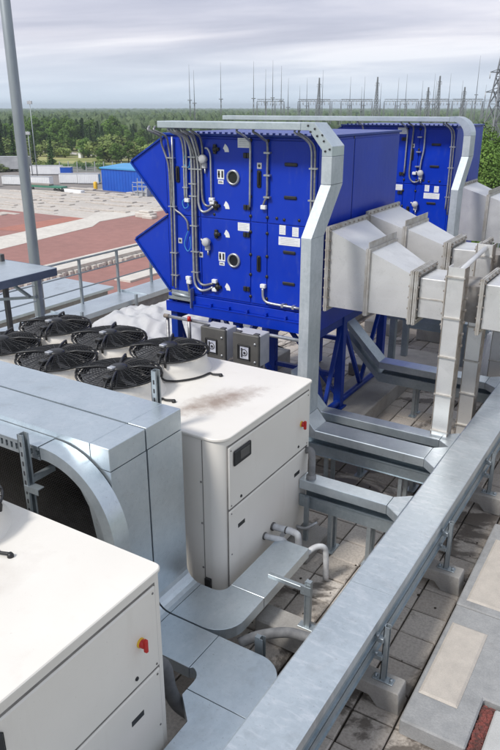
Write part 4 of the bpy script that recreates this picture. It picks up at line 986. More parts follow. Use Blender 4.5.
one('strut_stub', MB().box(-2.12, -2.08, 3.50, 3.54, 0, .52).box(-2.08, -2.05, 3.495, 3.50, 0, .52).box(-2.08, -2.05, 3.54, 3.545, 0, .52), 'strut', 'short strut stub poking up between the two duct runs', 'steel strut', (-2.1, 3.52, 0))
vb = thing('support_leg', 'slim steel support leg with bracing rod under the nearest cross tray', 'strut support', (-2.72, 5.48, 0))
obj('leg', MB().box(-2.66, -2.62, 5.33, 5.37, 0, .60), 'strut', vb)
obj('rod', MB().tube(spline([(-2.72, 5.30, .26), (-2.62, 5.30, .27), (-2.52, 5.36, .34)], 5), .018, 8), 'silver', vb)

# ================================================================== slabs at lower right
def slab(label, pts, z1, mat, grp='heavy grey slabs'):
    return one('concrete_slab', MB().prism(pts, 'z', .0, z1, .012), mat, label, 'concrete slab', (sum(p[0] for p in pts) / len(pts), sum(p[1] for p in pts) / len(pts), 0), grp)
slab('grey weathered concrete slab with raised pale pad at lower right', [(-1.035, 3.70), (-.57, 3.70), (-.57, 4.20), (.2, 4.20), (.2, 5.13), (-1.04, 5.13)], .145, 'slab_grey')
slab('grey weathered concrete slab behind the padded one at the right edge', [(-1.045, 5.138), (.2, 5.138), (.2, 6.6), (-1.06, 6.6)], .147, 'slab_grey')
def pad(label, x0, x1, y0, y1):
    b = MB().hexa([(x0, y0, .148), (x1, y0, .148), (x1, y1, .148), (x0, y1, .148), (x0 + .02, y0 + .02, .160), (x1 - .02, y0 + .02, .160), (x1 - .02, y1 - .02, .160), (x0 + .02, y1 - .02, .160)])
    return one('raised_pad', b, 'slab_pale', label, 'concrete pad', ((x0 + x1) / 2, (y0 + y1) / 2, .15), 'raised pale pads')
pad('raised pale concrete pad on the lower right grey slab', -1.0, -.71, 4.0, 4.88)
pad('raised pale concrete pad on the slab behind, cut by the right edge', -.98, -.66, 5.22, 6.3)
gr = MB(); rn = random.Random(5)
gr.box(-.565, -.48, 2.5, 4.17, 0, .10)
for k in range(900):
    x, y = rn.uniform(-.56, -.485), rn.uniform(3.2, 4.165); s_ = rn.uniform(.006, .014)
    gr.box(x - s_, x + s_, y - s_, y + s_, .095, .10 + s_ * 1.2, 0, Matrix.Rotation(rn.uniform(0, 3), 3, (rn.random(), rn.random(), rn.random() + .1)))
g = obj('red_gravel', gr, 'gravel_red'); g['kind'] = 'stuff'
slab('smooth light slab beyond the red gravel strip', [(-.475, 2.4), (.3, 2.4), (.3, 4.16), (-.475, 4.16)], .135, 'slab_light')

lf = MB(); rn = random.Random(9)
for k in range(110):
    x, y = rn.uniform(-2.9, -.95), rn.uniform(2.6, 9.5); s_ = rn.uniform(.004, .012)
    lf.box(x - s_, x + s_, y - s_ * .7, y + s_ * .7, .001, .003 + s_ * .8, 0, Matrix.Rotation(rn.uniform(0, 3.1), 3, 'Z'))
g = obj('grit', lf, 'soil'); g['kind'] = 'stuff'
# far roof rail
fr2 = thing('end_rail', 'thin grey pipe rail at the far end of the roof', 'railing', (-2, 17.1, 0))
for x in (-3.6, -2.3, -1.0, .3): obj('rail_post', MB().cyl((x, 17.1, 0), (x, 17.1, 2.2), .025, 8), 'pole', fr2)
obj('rail', MB().cyl((-3.6, 17.1, 2.2), (3.8, 17.1, 2.2), .025, 8).cyl((-3.6, 17.1, 1.6), (3.8, 17.1, 1.6), .018, 8), 'pole', fr2)

# ================================================================== the yard below
struct('ground', MB().box(-7000, 7000, -2500, 9000, GZ - 1, GZ), 'rough_grass')
def flat(name, pts, mat, z, kind='structure'):
    b = MB(); f = b.bm.faces.new([b.bm.verts.new((x, y, GZ + z)) for x, y in pts])
    return struct(name, b, mat, kind)
flat('yard', [(-40, -60), (30, 60), (60, 230), (-150, 200), (-230, 150), (-230, -60)], 'asphalt', .02)
flat('pale_yard', [(-154, 118), (-165, 60), (-20, -40), (20, 90), (-60, 150), (-95, 128), (-116, 124)], 'ground', .04)
flat('red_paving', [(-94.1, 94.0), (-130, 94), (-150, 40), (-91.7, 72.8)], 'redpave', .06)
flat('red_paving_edge', [(-92.5, 78), (-94.1, 94.0), (-98, 94.0), (-98.5, 76.5)], 'redpave2', .075)
flat('red_paving_near', [(-83, 65.6), (-86, 87.7), (-88.9, 92.6), (-88.2, 111), (-40, 118), (-14, 70), (-14, 20), (-60, 10), (-80, 30)], 'redpave', .06)
flat('pale_strip', [(-91.6, 72.8), (-94.1, 94.4), (-97, 100), (-93, 108), (-88.8, 111), (-89.0, 92.6), (-86.1, 87.8), (-83, 65.6), (-80, 30), (-92, 30)], 'whitestrip', .08)
flat('meadow', [(-235, 176), (-170, 196), (-120, 215), (60, 330), (-40, 420), (-260, 330), (-330, 240)], 'meadow', .02)
flat('field', [(60, 120), (160, 160), (200, 420), (20, 420), (20, 160)], 'rough_grass', .03)
flat('path', [(-262, 236), (-225, 226), (-190, 222), (-160, 228), (-158, 234), (-190, 229), (-225, 234), (-262, 246)], 'whitestrip', .06)
# lower roof beside the building and a raised concrete channel across the red paving
lr = thing('low_annex', 'low annex with flat pale roof beyond the guard rail', 'building', (-22, 12, GZ))
obj('flat_roof', MB().box(-23.6, -20.3, -10, 21.7, -3.12, -3.0, .01), 'galv', lr)
obj('wall', MB().box(-23.4, -20.5, -9.8, 21.5, GZ, -3.121), 'concrete', lr)
tc_ = MB().box(-66.5, -62.8, 20, 84, GZ, GZ + .9)
for k in range(64):
    y = 20 + k; tc_.box(-62.8, -62.3 + random.uniform(-.2, .3), y + .1, y + random.uniform(.5, .9), GZ, GZ + .5)
one('concrete_channel', tc_, 'whitestrip', 'long raised concrete channel crossing the red paving', 'concrete channel', (-64, 52, GZ))
one('concrete_channel', MB().box(-56, -53.5, 60, 76, GZ, GZ + .3), 'whitestrip', 'short white concrete strip lying on the red paving', 'concrete channel', (-55, 68, GZ))
one('stone_pile', MB().box(-87.2, -83.6, 100.2, 102.4, GZ, GZ + .9, .1).box(-86.6, -84.2, 100.6, 102.1, GZ + .9, GZ + 1.3, .1).box(-85, -82.6, 99.5, 101, GZ, GZ + .6, .1), 'whitestrip', 'pale stack of blocks on the edge of the red paving', 'block stack', (-85, 101, GZ))

def at_px(px, D):
    """compass: point on the ground D metres out, px = angle from the heading as tan*740+250"""
    a = math.atan((px - 250) / 740.0); th = R(31.7) - a
    return -math.sin(th) * D, math.cos(th) * D
# rows of low concrete slabs
rn = random.Random(11)
for r_ in range(8):
    D = 143 + r_ * 5.6
    n = 12
    for k in range(n):
        px = -20 + k * 16 + rn.uniform(-4, 4) + r_ * 4
        if rn.random() < .25: continue
        x, y = at_px(px, D + rn.uniform(-1.5, 1.5)); L = rn.uniform(2.2, 4.6); W = rn.uniform(.5, .9); h = rn.uniform(.12, .35)
        b = MB().box(x - L, x + L, y - W, y + W, GZ, GZ + h, .06, Matrix.Rotation(R(-2 + rn.uniform(-3, 3)), 3, 'Z'))
        one('concrete_plank', b, 'plank', 'pale concrete plank lying in rows on the yard', 'concrete plank', (x, y, GZ), 'concrete planks in rows on the yard')

# blue hall
hb = thing('blue_hall', 'bright blue metal hall with pale roof beyond the red paving', 'building', (-112, 138, GZ))
def xf(b, c, ang):
    bmesh.ops.rotate(b.bm, verts=b.bm.verts[:], cent=Vector(c), matrix=Matrix.Rotation(ang, 3, 'Z')); return b
HC = (-124, 131, GZ); HA = R(-4)
obj('wall', xf(MB().box(-124, -92, 131, 147, GZ, GZ + 5.2), HC, HA), 'bldblue', hb)
obj('roof', xf(MB().prism([(130.7, GZ + 5.2), (130.7, GZ + 5.5), (139, GZ + 6.0), (147.3, GZ + 5.5), (147.3, GZ + 5.2)], 'x', -124.3, -91.7), HC, HA), 'roofcyan', hb)
ribs = MB()
for k in range(32): ribs.box(-123.8 + k, -123.74 + k, 130.96, 131.02, GZ + .1, GZ + 5.1)
obj('cladding_rib', xf(ribs, HC, HA), 'bldblue', hb)
obj('vent', xf(MB().box(-109.5, -108.3, 138, 139.2, GZ + 6.6, GZ + 8.8).box(-109.9, -107.9, 137.8, 139.4, GZ + 8.8, GZ + 9.1), HC, HA), 'roofcyan', hb)
sc = MB()
for x in (-110, -108.6, -107.2, -105.8):
    for y in (126.2, 128): sc.bar((x, y, GZ), (x, y, GZ + rn.uniform(2.2, 4)), .12, .12)
for z in (1, 2.1, 3.0): sc.bar((-110, 126.2, GZ + z), (-105.8, 126.2, GZ + z), .12, .12).bar((-110, 128, GZ + z), (-105.8, 128, GZ + z), .12, .12)
sc.box(-109.6, -107, 126.4, 127.8, GZ, GZ + 1.1).box(-106.8, -106, 126.5, 127.9, GZ, GZ + 1.8)
one('pipe_rack', sc, 'cgrey', 'small rack of grey pipes in front of the blue hall', 'pipe rack', (-108, 127, GZ))
one('yellow_tank', MB().lathe([(.5, GZ), (.5, GZ + 1.7), (.3, GZ + 1.9), (0, GZ + 1.9)], (-126.5, 131.2, 0), 14), 'yellow', 'small yellow tank at the left corner of the blue hall', 'tank', (-126.5, 131.2, GZ))

def container(label, p0, p1, depth, h, mat, end=None, lift=.3, grp='site containers on the yard'):
    p0, p1 = Vector((p0[0], p0[1], 0)), Vector((p1[0], p1[1], 0)); L = (p1 - p0).length; a = math.atan2(p1.y - p0.y, p1.x - p0.x)
    Rm = Matrix.Rotation(a, 3, 'Z')
    def W(b):
        bmesh.ops.rotate(b.bm, verts=b.bm.verts[:], cent=Vector(), matrix=Rm); bmesh.ops.translate(b.bm, verts=b.bm.verts[:], vec=Vector((p0.x, p0.y, GZ))); return b
    c = thing('site_container', label, 'container', (p0.x, p0.y, GZ), grp)
    obj('shell', W(MB().box(0, L, 0, depth, lift, lift + h, .05)), mat, c)
    rb = MB()
    n = int(L / .5)
    for k in range(n): rb.box(.2 + k * .5, .4 + k * .5, -.05, .0, lift + .15, lift + h - .15)
    obj('rib', W(rb), mat, c)
    if end: obj('end_panel', W(MB().box(L, L + .06, .2, depth - .2, lift + .2, lift + h - .2)), end, c)
    obj('frame', W(MB().box(-.04, L + .04, -.06, depth + .06, lift - .12, lift + .02).box(-.04, L + .04, -.06, depth + .06, lift + h - .03, lift + h + .06)), 'cgrey', c)
    obj('foot', W(MB().box(.2, .6, .1, depth - .1, 0, lift - .12).box(L - .6, L - .2, .1, depth - .1, 0, lift - .12)), 'mast', c)
    return c
container('white site container, left of the side by side pair', (-144.2, 136.0), (-140.0, 138.4), 2.4, 2.3, 'cwhite')
container('white site container with blue end, right of the side by side pair', (-139.5, 138.1), (-134.6, 140.9), 2.4, 2.4, 'cwhite', 'roofcyan')
container('white site container behind the lamp pole near the trees', (-171, 150.0), (-163, 155.0), 2.5, 2.4, 'cwhite')
container('long grey tank trailer body at the left edge', (-196, 147.0), (-180.0, 157.5), 3.2, 3.6, 'cgrey', None, 1.0, 'trailers at the left edge')
container('small bright blue container beside the white one', (-160.4, 152.0), (-157.6, 153.6), 2.2, 2.3, 'bldblue')
container('low white cabin behind the lamp pole', (-155, 126), (-142, 130.5), 2.2, 2.0, 'cwhite')
container('small grey trailer at the left picture edge', (-158, 118), (-152, 121), 2.2, 1.4, 'cgrey', None, .8)
fb = thing('flatbed_trailer', 'long green flatbed trailer parked on the pale yard', 'trailer', (-134, 123, GZ))
obj('deck', xf(MB().box(-142, -129, 121.4, 123.6, GZ + .9, GZ + 1.3, .03), (-136, 122, GZ), R(6)), 'green', fb)
for k in range(6): obj('wheel', xf(MB().lathe([(0, 0), (.45, 0), (.45, .3), (0, .3)], (-140.5 + k * 1.1 + (6 if k > 2 else 0), 121.5, GZ + .47), 14, 'y'), (-136, 122, GZ), R(6)), 'black', fb)
obj('load', xf(MB().box(-141, -133, 121.7, 123.3, GZ + 1.3, GZ + 1.7, .05), (-136, 122, GZ), R(6)), 'rust', fb)
one('beam_stack', MB().box(-129, -123, 122.5, 123.8, GZ, GZ + .7, .05), 'cwhite', 'white beams lying right of the green flatbed', 'beams', (-126, 123, GZ))
one('beam_stack', MB().box(-122.5, -116.5, 123.8, 125, GZ, GZ + .5, .05), 'slab_pale', 'pale beams lying in front of the blue hall', 'beams', (-119, 124, GZ))

# fence with green mesh posts
fe = thing('yard_fence', 'green mesh fence along the far side of the yard', 'fence', (-160, 165, GZ))
p0, p1 = Vector((-172, 163, GZ)), Vector((-118, 190, GZ))
for k in range(22):
    q = p0.lerp(p1, k / 21); obj('fence_post', MB().bar(q, q + Vector((0, 0, 3.2)), .2, .2), 'cgrey', fe)
ms = MB()
for k in range(8): ms.bar(p0 + Vector((0, 0, .25 + k * .35)), p1 + Vector((0, 0, .25 + k * .35)), .04, .06)
obj('mesh', ms, 'green', fe)
one('white_kiosk', MB().box(-213.6, -212.1, 213, 214.5, GZ, GZ + 3.4, .05).box(-213.8, -211.9, 212.8, 214.7, GZ + 3.4, GZ + 3.6), 'cwhite', 'narrow white kiosk standing in front of the dark trees', 'kiosk', (-213, 214, GZ))
for (px, D, h, lb) in ((30, 205, 21, 'tall thin floodlight mast just right of the lamp pole'), (25, 215, 13, 'short thin floodlight mast behind the lamp pole')):
    x, y = at_px(px, D)
    fl = thing('floodlight_mast', lb, 'floodlight mast', (x, y, GZ))
    obj('pole', MB().tube([(x, y, GZ), (x, y, GZ + h)], .14, 8, .08), 'pole', fl)
    obj('lamp_head', MB().box(x - .8, x + .8, y - .2, y + .2, GZ + h - 1.0, GZ + h - .2, .05), 'cgrey', fl)

# ================================================================== trees
def crown_faces(b, rn, c, rad, n, s, flatz=1.0):
    """small tilted leaf-cluster faces on and in an ellipsoid clump"""
    for _ in range(n):
        while True:
            v = Vector((rn.uniform(-1, 1), rn.uniform(-1, 1), rn.uniform(-1, 1)))
            if .15 < v.length < 1: break
        v = v.normalized() * (v.length ** .45)
        p = Vector(c) + Vector((v.x * rad, v.y * rad, v.z * rad * flatz))
        nrm = (v + Vector((rn.uniform(-.7, .7), rn.uniform(-.7, .7), rn.uniform(-.3, .9)))).normalized()
        a = nrm.orthogonal().normalized(); a.rotate(Matrix.Rotation(rn.uniform(0, 6.28), 3, nrm)); d = nrm.cross(a)
        k = s * rn.uniform(.6, 1.4)
        b.bm.faces.new([b.bm.verts.new(p + q) for q in (a * k, d * k * .8, -a * k * .9 + nrm * k * .3, -d * k * .7)])
def tree_mesh(kind, seed):
    rn = random.Random(seed); cr = MB(); tk = MB()
    if kind == 'spruce':
        H = 13; tk.tube([(0, 0, 0), (.1, 0, H * .5), (0, .05, H)], .22, 6, .03)
        z = 1.6 + rn.random(); 
        while z < H:
            w = 2.35 * (1 - z / (H + .3)) ** .75 * rn.uniform(.75, 1.15) + .15
            m = max(5, int(w * 5.5))
            for k in range(m):
                a = 6.283 * k / m + rn.uniform(-.3, .3); L = w * rn.uniform(.6, 1.15)
                for q in range(4):
                    f = (q + .6) / 4; p = Vector((math.cos(a) * L * f, math.sin(a) * L * f, z - f * f * L * .35 + rn.uniform(-.15, .15)))
                    s = .42 * (1.2 - f * .5) * rn.uniform(.7, 1.3)
                    d = Vector((math.cos(a), math.sin(a), -.45)) * s; e = Vector((-math.sin(a), math.cos(a), rn.uniform(-.4, .4))) * s * .8
                    cr.bm.faces.new([cr.bm.verts.new(p + x) for x in (d, e, -d, -e)])
            z += .42
    elif kind in ('leaf', 'fine'):
        fn = kind == 'fine'
        H = 12; tk.tube([(0, 0, 0), (.15, .1, 3), (.1, .2, 6.5), (.3, 0, 10)], .28, 6, .06)
        for k in range(17):
            z = 3 + 8.2 * (k / 16) ** .9; spread = 2.6 * math.sin(math.pi * min(1, (z - 1.4) / (H - .4)) ** .8)
            a = rn.uniform(0, 6.283); rr = spread * rn.uniform(.3, .9)
            c = (math.cos(a) * rr, math.sin(a) * rr, z); tk.tube([(.1, .1, max(2, z - 1.8)), c], .07, 4, .02)
            crown_faces(cr, rn, c, rn.uniform(1.0, 1.6), 520 if fn else 105, .105 if fn else .26, .8)
    else:
        for k in range(9):
            a = rn.uniform(0, 6.283); rr = rn.uniform(0, 1.5)
            c = (math.cos(a) * rr, math.sin(a) * rr, rn.uniform(.8, 2.8)); tk.tube([(0, 0, 0), c], .05, 4, .02)
            crown_faces(cr, rn, c, rn.uniform(.8, 1.2), 90, .22, .8)
    return cr, tk
PROTO = {}
for kind, mt, n in (('spruce', 'spruce', 4), ('leaf', 'leaf', 4), ('shrub', 'shrub', 3), ('fine', 'leaf', 3)):
    for i in range(n):
        cr, tk = tree_mesh(kind, 100 + i * 7 + len(kind))
        mc = bpy.data.meshes.new('crown'); cr.bm.to_mesh(mc); cr.bm.free(); mc.materials.append(M[mt])
        mk = bpy.data.meshes.new('trunk'); tk.bm.to_mesh(mk); tk.bm.free(); mk.materials.append(M['bark'])
        PROTO[(kind, i)] = (mc, mk)
NAMES = {'spruce': ('spruce_tree', 'tree'), 'leaf': ('broadleaf_tree', 'tree'), 'shrub': ('shrub', 'shrub'), 'fine': ('broadleaf_tree', 'tree')}
def plant(kind, px, D, h, label, group, rn, wide=1.0):
    mc, mk = PROTO[(kind, rn.randrange(len([k for k in PROTO if k[0] == kind])))]
    base = {'spruce': 13, 'leaf': 12, 'shrub': 3.6, 'fine': 12}[kind]
    x, y = at_px(px, D); s = h / base
    o = bpy.data.objects.new(NAMES[kind][0], None); COL.objects.link(o)
    o.location = (x, y, GZ); o.rotation_euler.z = rn.uniform(0, 6.28); o.scale = (s * wide, s * wide, s)
    tag(o, label, NAMES[kind][1], group)
    for nm, m_ in (('crown', mc), ('trunk', mk)):
        c = bpy.data.objects.new(nm, m_); COL.objects.link(c); c.parent = o
rn = random.Random(21)
for k in range(135):                               # dark row behind the meadow
    px = -40 + k * 1.65 + rn.uniform(-1.5, 1.5)
    D = rn.uniform(335, 395) + (40 if px > 118 else 0)
    kind = 'spruce' if rn.random() < .55 else 'leaf'
    if px > 118 and rn.random() < .35: continue
    plant(kind, px, D, rn.uniform(9.0, 15.2) if px < 118 else rn.uniform(7, 10.5), 'dark spruce in the dense tree row behind the meadow' if kind == 'spruce' else 'rounded broadleaf tree among the spruces behind the meadow', 'trees behind the meadow, ' + kind, rn, rn.uniform(.95, 1.4))
for k in range(58):                                # lighter clumps in front
    px = rn.uniform(-30, 182); D = rn.uniform(300, 335) if px < 85 else rn.uniform(262, 330)
    plant('leaf' if rn.random() < .5 else 'shrub', px, D, rn.uniform(3.0, 7.5) if px < 85 else rn.uniform(4, 8.5), 'light green bushy growth at the edge of the meadow', 'bushes at the edge of the meadow', rn, 1.5)
for k in range(30):
    px = rn.uniform(-10, 105); D = rn.uniform(240, 262)
    plant('shrub', px, D, rn.uniform(1.4, 3.0), 'low shrub along the far side of the yard fence', 'low shrubs along the yard fence', rn, 1.5)
for px, D, h in ((46, 248, 10.5), (8, 256, 12), (16, 250, 9), (-4, 262, 12.5), (29, 258, 10)):
    plant('spruce', px, D, h, 'taller spruce standing apart near the yard fence at left', 'spruces near the yard fence', rn, 1.2)
for k in range(30):                                # right edge, behind the farther unit
    px = rn.uniform(470, 560); D = rn.uniform(75, 120)
    plant('fine', px, D, rn.uniform(5, 9) if px < 495 else rn.uniform(3, 6), 'green bushy tree beyond the farther blue unit at right', 'bushy trees beyond the farther blue unit', rn, 1.2)
for px, D, h in ((484, 80, 16.6), (488, 88, 15.5), (479, 95, 17.2), (493, 78, 14.0), (497, 92, 15.2), (503, 82, 14.5), (509, 95, 16), (516, 86, 15), (490, 70, 11.5), (500, 68, 10.5)):
    plant('fine', px, D, h, 'tall green tree beside the big pylon at the right edge', 'tall trees beside the big pylon', rn, 1.0)

# far forest: reads as one mass
fo = MB(); rn = random.Random(33); bm = fo.bm
def cone_tree(x, y, h, w):
    n = 5; a0 = rn.uniform(0, 6.28); rings = []
    for (zf, ww) in ((.25, .9), (.62, 1.0), (.86, .62)):
        rings.append([bm.verts.new((x + w * ww * rn.uniform(.7, 1.25) * math.cos(a0 + k * 6.283 / n), y + w * ww * rn.uniform(.7, 1.25) * math.sin(a0 + k * 6.283 / n), GZ + h * (zf + rn.uniform(-.06, .06)))) for k in range(n)])
    tip = bm.verts.new((x + rn.uniform(-.5, .5), y + rn.uniform(-.5, .5), GZ + h))
    for A, B in zip(rings[:-1], rings[1:]):
        for k in range(n): bm.faces.new((A[k], A[(k + 1) % n], B[(k + 1) % n], B[k]))
    for k in range(n): bm.faces.new((rings[-1][k], rings[-1][(k + 1) % n], tip))
for k in range(26000):
    D = 360 * math.exp(rn.uniform(0, 2.75) ** 1.0)
    px = rn.uniform(-130, 630)
    if px > 290 and D < 900 and rn.random() < .75: continue
    if D < 420: continue
    x, y = at_px(px, D); sc_ = 1 + max(0, D - 500) / 900
    cone_tree(x, y, rn.uniform(7.5, 14.0) * (1.15 if rn.random() < .15 else 1), rn.uniform(2.4, 4.4) * sc_)
f = obj('forest', fo, 'forest'); f['kind'] = 'stuff'
flat('forest_floor', [at_px(-160, 420), at_px(180, 420), at_px(290, 900), at_px(680, 900), at_px(800, 6500), at_px(-300, 6500)], 'forest', .05)
flat('switchyard_gravel', [at_px(270, 420), at_px(560, 420), at_px(600, 880), at_px(270, 880)], 'asphalt', .04)

# ================================================================== masts, gantries, pylons
def mast(px, ytop, D, label, group):
    x, y = at_px(px, D); H = 4.2 + (108 - ytop) / 740 * D - GZ
    m_ = thing('lightning_mast', label, 'mast', (x, y, GZ), group)
    b = MB(); hl = H * .55; w0, w1 = .6, .25
    def c(k, z):
        w = w0 + (w1 - w0) * z / hl; a = k * 2.094 + .4; return Vector((x + w * math.cos(a), y + w * math.sin(a), GZ + z))
    for k in range(3): b.bar(c(k, 0), c(k, hl), .16, .16)
    n = 9
    for i in range(n):
        for k in range(3): b.bar(c(k, hl * i / n), c((k + 1) % 3, hl * (i + 1) / n), .10, .10)
    obj('lattice', b, 'mast', m_)
    obj('rod', MB().tube([(x, y, GZ + hl), (x, y, GZ + H * .8), (x, y, GZ + H)], .20, 5, .06), 'mast', m_)
    obj('platform', MB().box(x - .9, x + .9, y - .9, y + .9, GZ + hl - .2, GZ + hl + .2), 'mast', m_)
for px, yt in ((190, 69), (194.5, 74), (221, 67), (253.5, 66), (265.5, 73), (272.5, 65), (281, 70), (288, 81)):
    mast(px, yt, 430, 'thin lightning mast above the far forest, left of the A shaped pylons', 'lightning masts, left cluster')
for px, yt in ((299.5, 88), (306.5, 81), (322, 74), (349.5, 80), (361, 89), (363.5, 80), (380, 86), (397, 81), (405, 78), (421, 84), (432.5, 78), (434.5, 84), (448, 78), (460.5, 84), (475, 63), (484, 88)):
    mast(px, yt, 470, 'thin lightning mast rising from the switchyard on the right', 'lightning masts, switchyard')
def gantry(pa, pb, D, n):
    (x0, y0), (x1, y1) = at_px(pa, D), at_px(pb, D)
    g_ = thing('switchyard_gantry', 'grey portal gantry of the switchyard on the horizon', 'gantry', ((x0 + x1) / 2, (y0 + y1) / 2, GZ), 'switchyard gantries')
    z1 = 4.2 + 5.5 / 740 * D
    bm_ = MB(); A, B = Vector((x0, y0, z1)), Vector((x1, y1, z1))
    for dz in (0, 1.2): bm_.bar(A + Vector((0, 0, dz)), B + Vector((0, 0, dz)), .28, .28)
    m = n * 5
    for k in range(m):
        p = A.lerp(B, k / m); q = A.lerp(B, (k + 1) / m); bm_.bar(p + Vector((0, 0, 1.2 * (k % 2))), q + Vector((0, 0, 1.2 * ((k + 1) % 2))), .14, .14)
    obj('beam', bm_, 'mast', g_)
    for k in range(n + 1):
        p = A.lerp(B, k / n); d = (B - A).normalized() * 1.2
        obj('post', MB().bar(Vector((p.x, p.y, GZ)) + d, p, .35, .35).bar(Vector((p.x, p.y, GZ)) - d, p, .35, .35), 'mast', g_)
    for k in range(n * 3):
        p = A.lerp(B, (k + .5) / (n * 3)); obj('insulator', MB().tube([p, p - Vector((0, 0, 2.2))], .16, 5), 'cgrey', g_)
for pa, pb, D, n in ((257, 284, 450, 3), (298, 330, 480, 3), (341, 372, 470, 3), (384, 418, 480, 3), (420, 448, 450, 3), (452, 482, 460, 3), (300, 380, 620, 5), (400, 500, 640, 6)):
    gantry(pa, pb, D, n)
def pylon(px, ytop, D, w, label, group, arms, mat='mast', t_=.3):
    x, y = at_px(px, D); H = 4.2 + (108 - ytop) / 740 * D - GZ
    p = thing('pylon', label, 'pylon', (x, y, GZ), group)
    a0 = R(31.7 + 20)
    def c(k, z):
        ww = w * (1 - z / H) ** 1.15 + .25; a = a0 + k * math.pi / 2 + math.pi / 4; return Vector((x + ww * math.cos(a), y + ww * math.sin(a), GZ + z))
    b = MB(); zs = [0]
    while zs[-1] < H - .6: zs.append(min(H, zs[-1] + max(1.0, 1.35 * (w * (1 - zs[-1] / H) + .25) * 1.2)))
    for i in range(len(zs) - 1):
        for k in range(4):
            b.bar(c(k, zs[i]), c(k, zs[i + 1]), t_, t_)
            b.bar(c(k, zs[i]), c((k + 1) % 4, zs[i + 1]), t_ * .55, t_ * .55); b.bar(c((k + 1) % 4, zs[i]), c(k, zs[i + 1]), t_ * .55, t_ * .55)
            b.bar(c(k, zs[i + 1]), c((k + 1) % 4, zs[i + 1]), t_ * .5, t_ * .5)
    obj('lattice', b, mat, p)
    u = Vector((math.cos(a0), math.sin(a0), 0))
    for f_, L in arms:
        z = H * f_; o_ = Vector((x, y, GZ + z))
        ar = MB().bar(o_ - u * L, o_ + u * L, t_ * .8, t_ * .8).bar(o_ - u * L, o_ + Vector((0, 0, L * .3)), t_ * .5, t_ * .5).bar(o_ + u * L, o_ + Vector((0, 0, L * .3)), t_ * .5, t_ * .5)
        obj('cross_arm', ar, mat, p)
        for sg in (-1, 1): obj('insulator', MB().tube([o_ + u * L * sg, o_ + u * L * sg - Vector((0, 0, 1.6))], .12, 5), 'cgrey', p)
    return p
pylon(497, 53, 210, 5.0, 'large lattice pylon at the right edge, tallest and nearest', None, ((.80, 3.4), (.66, 4.2)), 'mast', .30)
for px, yt in ((318.5, 81), (376, 80), (437.5, 79), (427, 89), (463, 89)):
    pylon(px, yt, 440, 2.6, 'distant lattice pylon standing in the switchyard', 'distant lattice pylons', ((.9, 1.3),), 'mast', .22)

# ================================================================== haze, sky, light, camera
hz = MB().box(-6800, 6800, -60, 8600, GZ - 1 - 1.0, 36)
hm = bpy.data.materials.new('haze'); hm.use_nodes = True; nt = hm.node_tree; nt.nodes.remove(nt.nodes['Principled BSDF'])
pv = nt.nodes.new('ShaderNodeVolumePrincipled'); pv.inputs['Color'].default_value = (.80, .91, 1.0, 1); pv.inputs['Density'].default_value = .00021; pv.inputs['Anisotropy'].default_value = .1
nt.links.new(pv.outputs[0], nt.nodes['Material Output'].inputs['Volume'])
h = obj('haze', hz, hm); h['kind'] = 'stuff'

SUN_AZ, SUN_EL = 200.0, 48.0       # degrees clockwise from +Y; sun stands behind and left of the camera
w = bpy.data.worlds.new('World'); S.world = w; w.use_nodes = True; nt = w.node_tree
bg = nt.nodes['Background']; out = nt.nodes['World Output']
sky = nt.nodes.new('ShaderNodeTexSky'); sky.sky_type = 'NISHITA'; sky.sun_disc = False
sky.sun_elevation = R(SUN_EL); sky.sun_rotation = R(SUN_AZ); sky.altitude = 100; sky.dust_density = 1.5
nt.links.new(sky.outputs[0], bg.inputs['Color']); bg.inputs['Strength'].default_value = .10
# overcast cloud deck: noise on the plane of the clouds, denser overhead, thin near the horizon
tc = nt.nodes.new('ShaderNodeTexCoord'); sx = nt.nodes.new('ShaderNodeSeparateXYZ'); nt.links.new(tc.outputs['Generated'], sx.inputs[0])
zc = nt.nodes.new('ShaderNodeMath'); zc.operation = 'MAXIMUM'; nt.links.new(sx.outputs[2], zc.inputs[0]); zc.inputs[1].default_value = .0
za = nt.nodes.new('ShaderNodeMath'); za.operation = 'ADD'; nt.links.new(zc.outputs[0], za.inputs[0]); za.inputs[1].default_value = .07
dx = nt.nodes.new('ShaderNodeMath'); dx.operation = 'DIVIDE'; nt.links.new(sx.outputs[0], dx.inputs[0]); nt.links.new(za.outputs[0], dx.inputs[1])
dy = nt.nodes.new('ShaderNodeMath'); dy.operation = 'DIVIDE'; nt.links.new(sx.outputs[1], dy.inputs[0]); nt.links.new(za.outputs[0], dy.inputs[1])
cb = nt.nodes.new('ShaderNodeCombineXYZ'); nt.links.new(dx.outputs[0], cb.inputs[0]); nt.links.new(dy.outputs[0], cb.inputs[1])
mp = nt.nodes.new('ShaderNodeMapping'); mp.inputs['Rotation'].default_value = (0, 0, R(-35)); mp.inputs['Scale'].default_value = (.55, 1.0, 1)
nt.links.new(cb.outputs[0], mp.inputs[0])
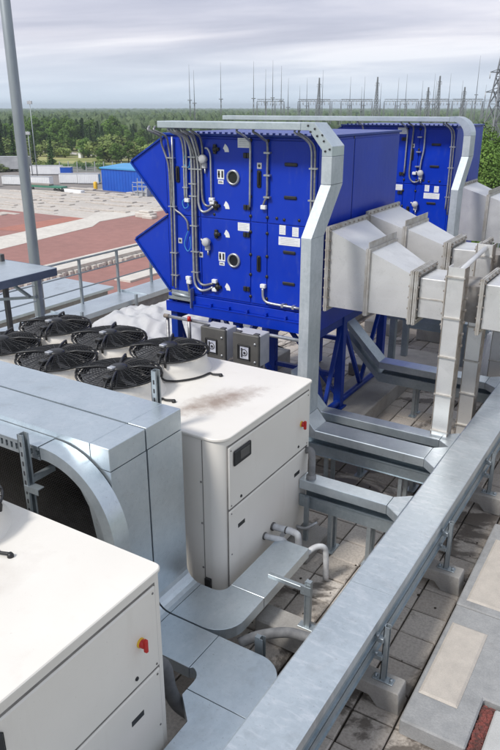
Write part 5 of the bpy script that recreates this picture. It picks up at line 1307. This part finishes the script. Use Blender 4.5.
nz = nt.nodes.new('ShaderNodeTexNoise'); nz.inputs['Scale'].default_value = .5; nz.inputs['Detail'].default_value = 7; nz.inputs['Roughness'].default_value = .52; nz.inputs['Distortion'].default_value = .5
nt.links.new(mp.outputs[0], nz.inputs['Vector'])
ccol = ramp(nt, nz.outputs[0], [(.35, (.32, .325, .405)), (.46, (.41, .41, .485)), (.55, (.52, .51, .57)), (.64, (.65, .63, .665))])
high = ramp(nt, zc.outputs[0], [(.16, 0.0), (.5, 1.0)])
ccol = mix(nt, high, ccol, (.44, .475, .54))
lowc = ramp(nt, zc.outputs[0], [(.0, 1.0), (.035, .55), (.085, 0.0)])
ccol = mix(nt, lowc, ccol, (.48, .565, .67))
cbg = nt.nodes.new('ShaderNodeBackground'); nt.links.new(ccol, cbg.inputs['Color']); cbg.inputs['Strength'].default_value = 1.0
ms = nt.nodes.new('ShaderNodeMixShader'); ms.inputs[0].default_value = .88
nt.links.new(bg.outputs[0], ms.inputs[1]); nt.links.new(cbg.outputs[0], ms.inputs[2]); nt.links.new(ms.outputs[0], out.inputs['Surface'])

sd_ = bpy.data.lights.new('sun', 'SUN'); sd_.energy = 2.0; sd_.angle = R(11); sd_.color = (1, .965, .91)
so = bpy.data.objects.new('sun', sd_); COL.objects.link(so)
v = Vector((math.sin(R(SUN_AZ)) * math.cos(R(SUN_EL)), math.cos(R(SUN_AZ)) * math.cos(R(SUN_EL)), math.sin(R(SUN_EL))))
so.rotation_euler = v.to_track_quat('Z', 'Y').to_euler()

cd = bpy.data.cameras.new('camera'); co = bpy.data.objects.new('camera', cd); COL.objects.link(co); S.camera = co
co.location = (0, 0, 4.2); co.rotation_euler = (R(90 - 21.2), 0, R(31.7))
cd.sensor_fit = 'VERTICAL'; cd.sensor_height = 24; cd.lens = 24 * 690 / 750; cd.clip_start = .05; cd.clip_end = 20000
S.view_settings.view_transform = 'Standard'; S.view_settings.look = 'None'; S.view_settings.gamma = 1; S.view_settings.exposure = 0.68
S.view_settings.use_curve_mapping = False
S.cycles.volume_bounces = 0
